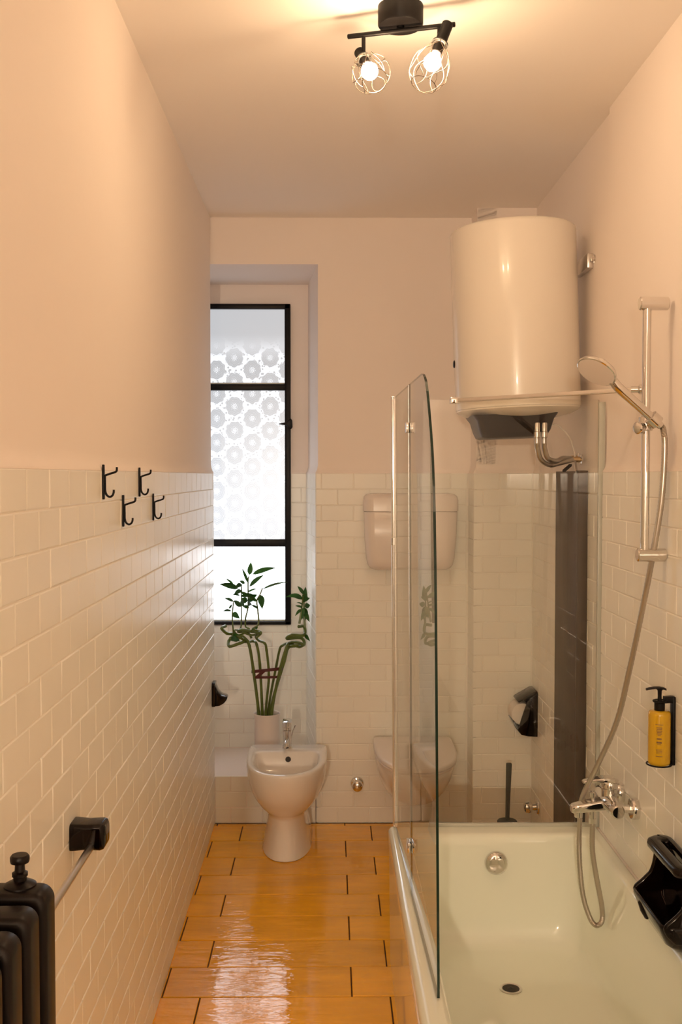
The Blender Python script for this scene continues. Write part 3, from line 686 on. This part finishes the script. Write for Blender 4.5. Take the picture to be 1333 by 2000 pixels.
obj('hinge_seal', b, 'satin', screen)
for z in (1.774, 0.600):
    b = bmesh.new(); x = gx(YH, z)
    for dx in (-0.0075, 0.0075): box((x + dx - 0.0042, YH - 0.024, z - 0.014), (x + dx + 0.0042, YH + 0.024, z + 0.014), 0.0012, bm=b)
    box((x - 0.0070, YH - 0.0025, z - 0.012), (x + 0.0070, YH + 0.0025, z + 0.012), 0.0005, bm=b)
    hn_ = obj('hinge', b, 'chrome', screen)
    obj('pin', cyl((x + 0.014, YH, z - 0.016), (x + 0.014, YH, z + 0.016), 0.0038, 14), 'chrome', hn_)
fixed = lambda p, t: (p[0], YF + t, p[1])
glass_panel('fixed_panel', [(0.220, 0.472), (0.894, 0.472), (0.894, 1.893), (0.220, 1.893)], screen, fixed)
b = bmesh.new()
loft([[(gx(YF, z) + 0.004 + 0.0095 * x, YF - 0.002 + 0.009 * y, z) for x, y in rrect(-1, 1, -1, 1, 0.6, 4)] for z in (0.468, 1.898)], bm=b)
post = obj('pivot_post', b, 'pole_w', screen)
b = bmesh.new()
loft([[(gx(YF, z) + 0.004 + 0.0102 * x, YF - 0.002 + 0.0097 * y, z) for x, y in rrect(-1, 1, -1, 1, 0.6, 4)] for z in (1.412, 1.434)], bm=b)
obj('joint_sleeve', b, 'satin', post)
for z in (0.463, 1.898): obj('end_cap', box((gx(YF, z) - 0.0055, YF - 0.0115, z), (gx(YF, z) + 0.0135, YF + 0.0075, z + 0.006), 0.0015), 'chrome', post)
obj('bottom_seal', box((0.226, YF - 0.006, 0.4612), (0.896, YF + 0.006, 0.4735), 0.001), 'seal', screen)
obj('wall_profile', box((0.8935, YF - 0.009, 0.4615), (0.9140, YF + 0.009, 1.886), 0.001), 'seal', screen)
s0, s1 = Vector((0.418, YF - 0.012, 1.890)), Vector((0.896, 2.955, 1.890)); dv = (s1 - s0).normalized(); sd = dv.cross(Vector((0, 0, 1)))
b = bmesh.new()
loft([[s + sd * (0.004 * x) + Vector((0, 0, 0.0068 * z)) for x, z in rrect(-1, 1, -1, 1, 0.3, 3)] for s in (s0, s1)], bm=b)
sb = obj('support_bar', b, 'chrome', screen)
obj('glass_clamp', box((0.398, YF - 0.020, 1.880), (0.432, YF + 0.014, 1.900), 0.002), 'chrome', sb)
obj('wall_flange', lathe([(0.014, 0), (0.014, 0.006), (0.010, 0.010), (0.010, 0.030), (0.0, 0.031)], (0.9002, 2.955, 1.890), (-1, 0.3, 0), 20), 'chrome', sb)

# ------------------------------------------------------------------ shower rail with hand shower and hose
RY, RX = 2.728, 0.843
rail = thing('shower_rail', 'chrome riser rail with slider fixed to the right wall', 'shower rail', (0.900, RY, 1.43))
obj('rail_bar', cyl((RX, RY, 1.425), (RX, RY, 2.100), 0.0112, 28), 'chrome', rail)
for z in (2.098, 1.429): obj('wall_mount', cyl((0.9000, RY, z), (0.822, RY, z), 0.0180, 32, 0.003), 'chrome', rail)
sl = obj('slider', cyl((RX, RY, 1.760), (RX, RY, 1.800), 0.0185, 28, 0.003), 'chrome', rail)
obj('clamp_knob', lathe([(0.012, 0), (0.0155, 0.006), (0.0165, 0.022), (0.012, 0.026), (0, 0.0265)], (RX - 0.008, RY - 0.004, 1.770), (-0.85, -0.5, -0.1), 24), 'chrome', sl)
HA, HN = Vector((0.874, 2.700, 1.772)), Vector((0.746, 2.684, 1.881)); hd_ = (HN - HA).normalized()
obj('cradle', lathe([(0.0135, -0.012), (0.0195, -0.010), (0.0195, 0.016), (0.0135, 0.018)], HA + hd_ * 0.022, hd_, 24), 'chrome', sl)
hs = thing('hand_shower', 'chrome hand shower with round head resting in the rail slider', 'hand shower', HA)
Lh = (HN - HA).length
obj('handle', tube([HA + hd_ * (Lh * t) for t in (0, .08, .2, .4, .6, .8, .92, 1.0)], [0.0098, 0.0112, 0.0118, 0.0118, 0.0122, 0.0130, 0.0132, 0.0115], 20), 'chrome', hs)
hn = Vector((-0.515, -0.33, -0.79)).normalized(); hc = Vector((0.699, 2.678, 1.917))
obj('head', lathe([(0.0, -0.020), (0.020, -0.019), (0.038, -0.014), (0.050, -0.006), (0.0545, 0.002), (0.0545, 0.007), (0.052, 0.009)], hc, hn, 48), 'chrome', hs)
obj('spray_face', lathe([(0.0515, 0.0075), (0.051, 0.0095), (0.030, 0.0105), (0.0, 0.0105)], hc, hn, 48), 'plastic_w', hs)
obj('neck', tube(smooth_path([HN - hd_ * 0.012, HN + hd_ * 0.010 - hn * 0.004, hc + (HN - hc) * 0.45 - hn * 0.009], 4), [0.0128] * 8 + [0.011], 16), 'chrome', hs)
hose = [(0.874, 2.700, 1.772), (0.8805, 2.700, 1.762), (0.8855, 2.702, 1.721), (0.884, 2.705, 1.640), (0.878, 2.712, 1.545), (0.861, 2.735, 1.392), (0.850, 2.775, 1.262), (0.838, 2.830, 1.112), (0.818, 2.890, 0.939), (0.779, 2.960, 0.787), (0.764, 3.060, 0.667), (0.761, 3.078, 0.582), (0.759, 3.070, 0.476), (0.767, 3.055, 0.370), (0.786, 3.042, 0.305), (0.803, 3.035, 0.286), (0.8185, 3.030, 0.301), (0.818, 3.030, 0.346), (0.800, 3.030, 0.440), (0.788, 3.030, 0.518), (0.788, 3.030, 0.593), (0.788, 3.030, 0.618)]
obj('shower_hose', tube(smooth_path(hose, 22), 0.0075, 10, ribs=0.10), 'hose', hs)
obj('hose_nut', lathe([(0.0085, 0), (0.0115, 0.002), (0.0115, 0.018), (0.0095, 0.020)], (0.788, 3.030, 0.597), (0, 0, 1), 8), 'chrome', hs)

# ------------------------------------------------------------------ bath mixer
MZ = 0.668
mixer = thing('bath_mixer', 'chrome single-lever bath mixer on the right wall over the bathtub', 'tap', (0.900, 3.03, MZ))
for y in (2.953, 3.107):
    es = obj('escutcheon', lathe([(0.030, 0), (0.0315, 0.003), (0.0315, 0.017), (0.029, 0.021), (0.018, 0.0215), (0.0125, 0.0216)], (0.9002, y, MZ), (-1, 0, 0), 36), 'chrome', mixer)
    obj('union_nut', lathe([(0.0125, 0.0), (0.0125, 0.020), (0.0185, 0.021), (0.0185, 0.040), (0.014, 0.042)], (0.879, y, MZ), (-1, 0, 0), 8), 'chrome', es)
obj('body', lathe([(0.0, 0), (0.016, 0.001), (0.0205, 0.006), (0.0215, 0.03), (0.024, 0.07), (0.0265, 0.105), (0.024, 0.14), (0.0215, 0.18), (0.0205, 0.204), (0.016, 0.209), (0.0, 0.21)], (0.836, 2.925, MZ - 0.003), (0, 1, 0), 32), 'chrome', mixer)
b = bmesh.new()
loft([[(x, 3.03 + p[0] * w, zc + p[1] * h) for p in rrect(-1, 1, -1, 1, 0.45, 5)] for x, w, zc, h in ((0.845, 0.024, 0.662, 0.017), (0.815, 0.024, 0.658, 0.017), (0.78, 0.023, 0.653, 0.0155), (0.745, 0.021, 0.6475, 0.0135), (0.730, 0.019, 0.645, 0.0125), (0.723, 0.015, 0.6435, 0.0095))], bm=b)
sp = obj('spout', b, 'chrome', mixer)
obj('aerator', cyl((0.745, 3.03, 0.636), (0.745, 3.03, 0.618), 0.0125, 24), 'chrome', sp)
obj('hose_outlet', cyl((0.788, 3.03, 0.640), (0.788, 3.03, 0.614), 0.0105, 20), 'chrome', sp)
obj('diverter_knob', lathe([(0.0055, 0), (0.0055, 0.010), (0.0095, 0.012), (0.0105, 0.027), (0.008, 0.030), (0, 0.031)], (0.788, 3.03, 0.666), (0, 0, 1), 20), 'chrome', sp)
lv = obj('cartridge_dome', lathe([(0.0235, 0), (0.0235, 0.026), (0.0205, 0.0275), (0.0205, 0.030), (0.0240, 0.0315), (0.0240, 0.046), (0.019, 0.052), (0.0, 0.0535)], (0.838, 3.03, 0.680), (0, 0, 1), 32), 'chrome', mixer)
b = bmesh.new()
loft([[(x, 3.03 + p[0] * w, zc + p[1] * h) for p in rrect(-1, 1, -1, 1, 0.45, 5)] for x, w, zc, h in ((0.860, 0.018, 0.729, 0.007), (0.845, 0.023, 0.731, 0.010), (0.815, 0.021, 0.732, 0.0085), (0.785, 0.016, 0.730, 0.0058), (0.765, 0.014, 0.7265, 0.0046), (0.757, 0.011, 0.725, 0.003))], bm=b)
obj('lever', b, 'chrome', lv)

# ------------------------------------------------------------------ soap dispenser in its wall holder
DX, DY = 0.8605, 2.644
holder = thing('dispenser_holder', 'black wall holder gripping the yellow soap bottle', 'holder', (0.8995, DY, 0.885))
obj('back_strip', box((0.8915, DY - 0.011, 0.886), (0.8998, DY + 0.011, 1.066), 0.002), 'bracket_k', holder)
b = bmesh.new()
loft([[(x, DY + p[0], 1.0575 + p[1] + dz) for p in rrect(-0.010, 0.010, -0.0085, 0.0085, 0.003, 3)] for x, dz in ((0.8995, -0.001), (0.892, 0.001), (0.872, -0.0005))], bm=b)
arm = obj('arm', b, 'bracket_k', holder)
tr_ = [(DX + 0.0150 * math.cos(2 * PI * k / 32), DY + 0.0150 * math.sin(2 * PI * k / 32), 1.0535) for k in range(32)]
obj('neck_ring', tube(tr_, 0.0032, 8, closed=True), 'bracket_k', arm)
b = tube([(DX + 0.0315 * math.cos(a), DY + 0.0315 * math.sin(a), 0.8880 + (0.008 if k in (0, 24) else 0)) for k, a in enumerate([math.radians(200 + 320 * q / 24 - 160) for q in range(25)])], 0.0022, 8)
box((0.884, DY - 0.008, 0.8855), (0.895, DY + 0.008, 0.8905), 0.001, bm=b)
box((DX - 0.022, DY - 0.006, 0.8850), (0.886, DY + 0.006, 0.8878), 0.0008, bm=b)
obj('base_ring', b, 'bracket_k', holder)
bot = thing('soap_bottle', 'yellow liquid soap bottle with black pump in wall holder', 'soap bottle', (DX, DY, 0.888))
obj('bottle', lathe([(0.0, 0), (0.025, 0), (0.028, 0.003), (0.0285, 0.008), (0.0285, 0.131), (0.0275, 0.137), (0.024, 0.1405), (0.0135, 0.1415)], (DX, DY, 0.888), (0, 0, 1), 40), 'soap', bot)
obj('collar', lathe([(0.0125, 0), (0.0135, 0.002), (0.0135, 0.020), (0.0115, 0.022), (0.0115, 0.026), (0.006, 0.0265)], (DX, DY, 1.0285), (0, 0, 1), 28), 'plastic_k', bot)
obj('pump_stem', lathe([(0.0055, 0), (0.0048, 0.012), (0.0055, 0.026), (0.009, 0.031)], (DX, DY, 1.0545), (0, 0, 1), 20), 'plastic_k', bot)
b = bmesh.new()
loft([[(DX + dx, DY - 0.0 + p[0] * w, z + p[1] * 0.0028) for p in rrect(-1, 1, -1, 1, 0.5, 4)] for dx, w, z in ((0.0165, 0.004, 1.0835), (0.012, 0.008, 1.0865), (0.0, 0.0095, 1.0885), (-0.014, 0.007, 1.0885), (-0.028, 0.0052, 1.0865), (-0.0355, 0.0045, 1.0845))], bm=b)
obj('nozzle', b, 'plastic_k', bot)
b = bmesh.new()
def strip(x0, x1, z0, z1):
    th0 = math.atan2(-DY, -DX); V = []
    for k in range(5):
        a = th0 + (x0 + (x1 - x0) * k / 4) / 0.0286
        V.append([b.verts.new((DX + 0.0287 * math.cos(a), DY + 0.0287 * math.sin(a), z)) for z in (z0, z1)])
    for A, B in zip(V, V[1:]): b.faces.new((A[0], B[0], B[1], A[1]))
for z0, z1, w in ((0.998, 0.9965, .010), (0.9905, 0.9880, .0075), (0.9865, 0.9842, .007), (0.9825, 0.9800, .0075), (0.9785, 0.9765, .006), (0.9745, 0.9725, .0065), (0.9705, 0.9690, .004), (0.9625, 0.9585, .0062), (0.9535, 0.9485, .0068), (0.9465, 0.9450, .005), (0.9330, 0.9318, .008), (0.9295, 0.9283, .008), (0.9260, 0.9248, .008), (0.9225, 0.9215, .0075), (0.9155, 0.9138, .0085)):
    strip(-w, w, z1, z0)
obj('label_print', b, 'print', bot)

# ------------------------------------------------------------------ black soap dish with grab handle
SY0, SY1 = 2.425, 2.690
dish = thing('soap_dish', 'large black glazed soap dish with grab handle above the bathtub', 'soap dish', (0.8995, 2.56, 0.46))
obj('back_plate', prism(rrect(SY0 + 0.012, SY1 - 0.006, 0.478, 0.690, 0.03, 5), 'X', 0.886, 0.8998, 0.004), 'black_ceramic', dish)
# handle: a thick oblong ring standing out from the wall
outer = rrect(0.836, 0.905, SY0, SY1, 0.034, 8); inner = rrect(0.868, 0.889, SY0 + 0.048, SY1 - 0.048, 0.010, 8)
def ring_at(pts, z, g): 
    cx, cy = 0.8745, (SY0 + SY1) / 2
    return [(min(0.8995, p[0] + (g if p[0] < cx else -g) * 1.0), p[1] + (g if p[1] < cy else -g), z + (p[0] - 0.87) * 0.06) for p in pts]
rings = [ring_at(outer, 0.664, 0.006), ring_at(outer, 0.668, 0.001), ring_at(outer, 0.676, 0.0), ring_at(outer, 0.684, 0.002), ring_at(outer, 0.688, 0.008),
         ring_at(inner, 0.688, -0.005), ring_at(inner, 0.685, 0.0), ring_at(inner, 0.668, 0.0), ring_at(inner, 0.664, -0.004)]
b = loft(rings, closed=True)
obj('grab_handle', b, 'black_ceramic', dish, angle=70)
# bowl: sweeps out from the plate, with a drain lip at the outer far corner
def bowl_ring(z, x0, y0, y1, r): return [(p[0], p[1], z) for p in rrect(x0, 0.8990, y0, y1, r, 6)]
R = [bowl_ring(0.470, 0.872, SY0 + 0.05, SY1 - 0.05, 0.010), bowl_ring(0.476, 0.845, SY0 + 0.03, SY1 - 0.035, 0.02), bowl_ring(0.494, 0.822, SY0 + 0.015, SY1 - 0.018, 0.028), bowl_ring(0.520, 0.810, SY0 + 0.003, SY1 - 0.003, 0.03), bowl_ring(0.540, 0.803, SY0 - 0.002, SY1 + 0.002, 0.032), bowl_ring(0.547, 0.803, SY0 - 0.001, SY1 + 0.001, 0.031), bowl_ring(0.550, 0.806, SY0 + 0.003, SY1 - 0.003, 0.029),
     bowl_ring(0.547, 0.814, SY0 + 0.011, SY1 - 0.011, 0.024), bowl_ring(0.530, 0.820, SY0 + 0.02, SY1 - 0.02, 0.022), bowl_ring(0.505, 0.836, SY0 + 0.04, SY1 - 0.04, 0.016), bowl_ring(0.498, 0.860, SY0 + 0.07, SY1 - 0.07, 0.012)]
obj('bowl', loft(R), 'black_ceramic', dish, angle=70)
b = bmesh.new()
side = [(0.8992, 0.500), (0.8992, 0.675), (0.868, 0.668), (0.862, 0.640), (0.857, 0.610), (0.850, 0.590), (0.830, 0.570), (0.812, 0.555), (0.806, 0.543), (0.815, 0.525), (0.835, 0.505)]
obj('cheek', prism(side, 'Y', SY1 - 0.016, SY1 - 0.002, 0.005), 'black_ceramic', dish, angle=60)
obj('cheek', prism(side, 'Y', SY0 + 0.002, SY0 + 0.016, 0.005), 'black_ceramic', dish, angle=60)
b = loft([[(x + 0.009 * math.cos(q) * w, SY1 - 0.075 + 0.013 * math.sin(q) * w, z) for q in [2 * PI * k / 14 for k in range(14)]] for x, z, w in ((0.812, 0.546, 0.6), (0.808, 0.532, 0.9), (0.814, 0.512, 0.9), (0.824, 0.492, 0.7))])
obj('drain_lip', b, 'black_ceramic', dish)

# ------------------------------------------------------------------ toilet roll holder and roll on the right wall
RH0, RH1 = 4.462, 4.600; XW = 0.9148
rh = thing('toilet_roll_holder', 'black glazed toilet roll holder on the right wall near the pier', 'roll holder', (XW, 4.53, 0.50))
prof_in = [(XW, 0.655), (0.872, 0.655), (0.852, 0.600), (0.836, 0.545), (0.822, 0.520), (0.840, 0.500), (0.875, 0.494), (XW, 0.492)]
for y0, y1 in ((RH0, RH0 + 0.010), (RH1 - 0.010, RH1)):
    obj('end_plate', prism([(XW, 0.688), (0.885, 0.665), (0.868, 0.645), (0.856, 0.612), (0.842, 0.570), (0.832, 0.535), (0.832, 0.515), (0.845, 0.500), (0.875, 0.494), (XW, 0.492)], 'Y', y0, y1, 0.002), 'black_ceramic', rh)
b = prism([(XW, 0.692), (0.900, 0.690), (0.834, 0.652), (0.828, 0.645), (0.834, 0.643), (0.898, 0.676), (XW, 0.676)], 'Y', RH0 + 0.008, RH1 - 0.008, 0.002)
obj('hood', b, 'black_ceramic', rh)
b = prism([(XW, 0.492), (0.845, 0.498), (0.822, 0.525), (0.806, 0.560), (0.812, 0.563), (0.830, 0.535), (0.850, 0.508), (XW, 0.504)], 'Y', RH0 + 0.008, RH1 - 0.008, 0.002)
obj('tray', b, 'black_ceramic', rh)
obj('back_plate', box((0.9060, RH0 + 0.006, 0.498), (0.9149, RH1 - 0.006, 0.684), 0.001), 'black_ceramic', rh)
roll = thing('toilet_roll', 'white toilet paper roll inside the black holder', 'toilet roll', (0.848, 4.532, 0.582))
obj('paper', lathe([(0.018, 0.001), (0.046, 0.0), (0.048, 0.002), (0.048, 0.098), (0.046, 0.100), (0.018, 0.099)], (0.850, 4.482, 0.588), (0, 1, 0), 40), 'paper', roll)

# ------------------------------------------------------------------ small chrome stop taps
def knob_tap(name, label, base, ax, r):
    base, ax = Vector(base), Vector(ax)
    t = thing(name, label, 'stop tap', base)
    obj('rosette', lathe([(r, 0), (r * 1.03, 0.002), (r * 0.9, 0.008), (r * 0.5, 0.011), (r * 0.42, 0.030)], base, ax, 30), 'chrome', t)
    obj('knob', lathe([(r * 0.42, 0.026), (r * 0.80, 0.030), (r * 0.86, 0.040), (r * 0.74, 0.058), (r * 0.45, 0.064), (0.0, 0.065)], base, ax, 30), 'chrome', t)
knob_tap('stop_tap', 'round chrome stop tap on the back wall between bidet and toilet', (0.128, YB - 0.0005, 0.190), (0, -1, 0), 0.031)
knob_tap('stop_tap', 'round chrome stop tap low on the right wall beside the toilet brush', (0.9148, 4.44, 0.187), (-1, 0, 0), 0.030)

# ------------------------------------------------------------------ toilet brush
br = thing('toilet_brush', 'dark grey toilet brush in its holder on the floor beside the toilet', 'toilet brush', (0.782, 4.46, 0))
obj('holder_cup', lathe([(0.0, 0), (0.046, 0), (0.048, 0.004), (0.043, 0.10), (0.044, 0.118), (0.041, 0.122), (0.012, 0.124)], (0.782, 4.46, 0), (0, 0, 1), 32), 'rubber', br)
b = bmesh.new()
loft([[(0.782 + x * w + dx, 4.46 + y * w, z) for x, y in rrect(-1, 1, -1, 1, 0.4, 4)] for z, w, dx in ((0.120, 0.0085, 0), (0.24, 0.0095, 0.003), (0.372, 0.0118, 0.0065), (0.376, 0.0105, 0.0066))], bm=b)
obj('handle', b, 'rubber', br)

# ------------------------------------------------------------------ four coat hooks on the left wall
def make_hook(y, ztop, label, h=0.081):
    x = xl(y) + 0.0002; g = 'black coat hooks on the left wall'
    t = thing('coat_hook', label, 'coat hook', (x, y, ztop - h / 2), g)
    obj('back_plate', box((x, y - 0.006, ztop - h), (x + 0.0045, y + 0.006, ztop), 0.0015), 'bracket_k', t)
    k = h / 0.081; q = lambda a, c: (x + a, y, ztop - c * k)
    obj('upper_prong', tube(smooth_path([q(0.003, 0.030), q(0.006, 0.026), q(0.014, 0.0225), q(0.027, 0.0185), q(0.0325, 0.015), q(0.0335, 0.006)], 6), 0.0026, 10), 'bracket_k', t)
    obj('lower_prong', tube(smooth_path([q(0.0055, 0.026), q(0.0058, 0.045), q(0.0062, 0.062), q(0.010, 0.0715), q(0.0165, 0.075), q(0.0225, 0.072), q(0.0255, 0.065), q(0.0260, 0.0585)], 6), 0.0026, 10), 'bracket_k', t)
    return t
h0 = make_hook(2.384, 1.667, 'black coat hook at the top left, nearest of the four on the wall')
def copy_hook(src, y, ztop, label):
    r = src.copy(); COL.objects.link(r); r.location = (xl(y) + 0.0002, y, ztop - 0.0405); r['label'] = label
    for ch in list(src.children):
        c = ch.copy(); COL.objects.link(c); c.parent = r
copy_hook(h0, 2.616, 1.592, 'black coat hook in the lower row, left one of the lower two')
copy_hook(h0, 2.850, 1.664, 'black coat hook in the upper row, right one of the upper two')
copy_hook(h0, 3.077, 1.588, 'black coat hook in the lower row at the right, closest to the window')

# ------------------------------------------------------------------ black ceramic hook by the window
yb_ = 4.705; x0 = xl(yb_) + 0.0002
rhk = thing('robe_hook', 'black glazed ceramic hook low on the left wall beside the vase', 'hook', (x0, yb_, 0.635))
obj('wall_plate', prism(rrect(yb_ - 0.042, yb_ + 0.042, 0.580, 0.692, 0.012, 5), 'X', x0, x0 + 0.014, 0.004), 'black_ceramic', rhk)
b = prism([(x0 + 0.010, 0.683), (x0 + 0.017, 0.672), (x0 + 0.026, 0.650), (x0 + 0.042, 0.634), (x0 + 0.062, 0.629), (x0 + 0.070, 0.622), (x0 + 0.067, 0.612), (x0 + 0.055, 0.597), (x0 + 0.034, 0.585), (x0 + 0.010, 0.582)], 'Y', yb_ - 0.034, yb_ + 0.034, 0.007, 3)
obj('hook_body', b, 'black_ceramic', rhk, angle=60)

# ------------------------------------------------------------------ towel rail
TZ, TXB = 0.886, -0.484
towel = thing('towel_rail', 'steel towel rail on black glazed brackets, low on the left wall', 'towel rail', (xl(2.13), 2.13, TZ))
for y in (2.076, 1.600):
    xw = xl(y) + 0.0002
    obj('bracket', loft([[(x, y + p[0], TZ + 0.023 + p[1]) for p in rrect(-w, w, -h, h, r, 6)] for x, w, h, r in ((xw, 0.030, 0.0275, 0.008), (xw + 0.006, 0.030, 0.0275, 0.008), (xw + 0.030, 0.0285, 0.0260, 0.009), (xw + 0.060, 0.0300, 0.0270, 0.010), (xw + 0.0665, 0.028, 0.025, 0.010), (xw + 0.0695, 0.023, 0.020, 0.009))]), 'black_ceramic', towel, angle=60)
obj('rail', cyl((TXB, 2.076, TZ + 0.005), (TXB, 1.600, TZ + 0.005), 0.0075, 24), 'satin', towel)

# ------------------------------------------------------------------ column radiator
rad = thing('radiator', 'black enamelled column radiator against the left wall in the foreground', 'radiator', (-0.45, 1.2, 0))
RX0, RX1, RZ0, RZ1 = -0.505, -0.4005, 0.10, 1.050
NS = 9
def section(y):
    b = bmesh.new()
    def rr(g, r): return rrect(RX0 + g, RX1 - g, RZ0 + g, RZ1 - g, r, 6)
    st = [(-0.0270, 0.012, 0.020), (-0.0262, 0.006, 0.020), (-0.0225, 0.0015, 0.020), (-0.018, 0.0, 0.020), (0.018, 0.0, 0.020), (0.0225, 0.0015, 0.020), (0.0262, 0.006, 0.020), (0.0270, 0.012, 0.020)]
    loft([[(p[0], y + dy, p[1]) for p in rr(g, r)] for dy, g, r in st], bm=b)
    return b
for i in range(NS):
    y = 1.453 - 0.0795 * i
    se = obj('section', section(y), 'radiator', rad, angle=50)
    if i < NS - 1:
        for zn in (0.985, 0.165): obj('nipple', cyl((-0.453, y - 0.024, zn), (-0.453, y - 0.056, zn), 0.022, 20), 'radiator', se)
for y in (1.453, 1.453 - 0.0795 * (NS - 1)):
    obj('foot', prism([(-0.495, 0.0), (-0.470, 0.0), (-0.462, 0.105), (-0.500, 0.105)], 'Y', y - 0.020, y + 0.020, 0.003), 'radiator', rad)
    obj('foot', prism([(-0.436, 0.0), (-0.411, 0.0), (-0.406, 0.105), (-0.444, 0.105)], 'Y', y - 0.020, y + 0.020, 0.003), 'radiator', rad)
vt = obj('air_valve', lathe([(0.024, -0.004), (0.023, 0.003), (0.016, 0.007), (0.0095, 0.009), (0.0095, 0.014), (0.0112, 0.0155), (0.0112, 0.020), (0.0075, 0.022), (0.0068, 0.033), (0.0130, 0.035), (0.0138, 0.038), (0.0138, 0.043), (0.0115, 0.046), (0.0, 0.0465)], (-0.4475, 1.462, 1.049), (0, 0, 1), 28), 'radiator', rad)
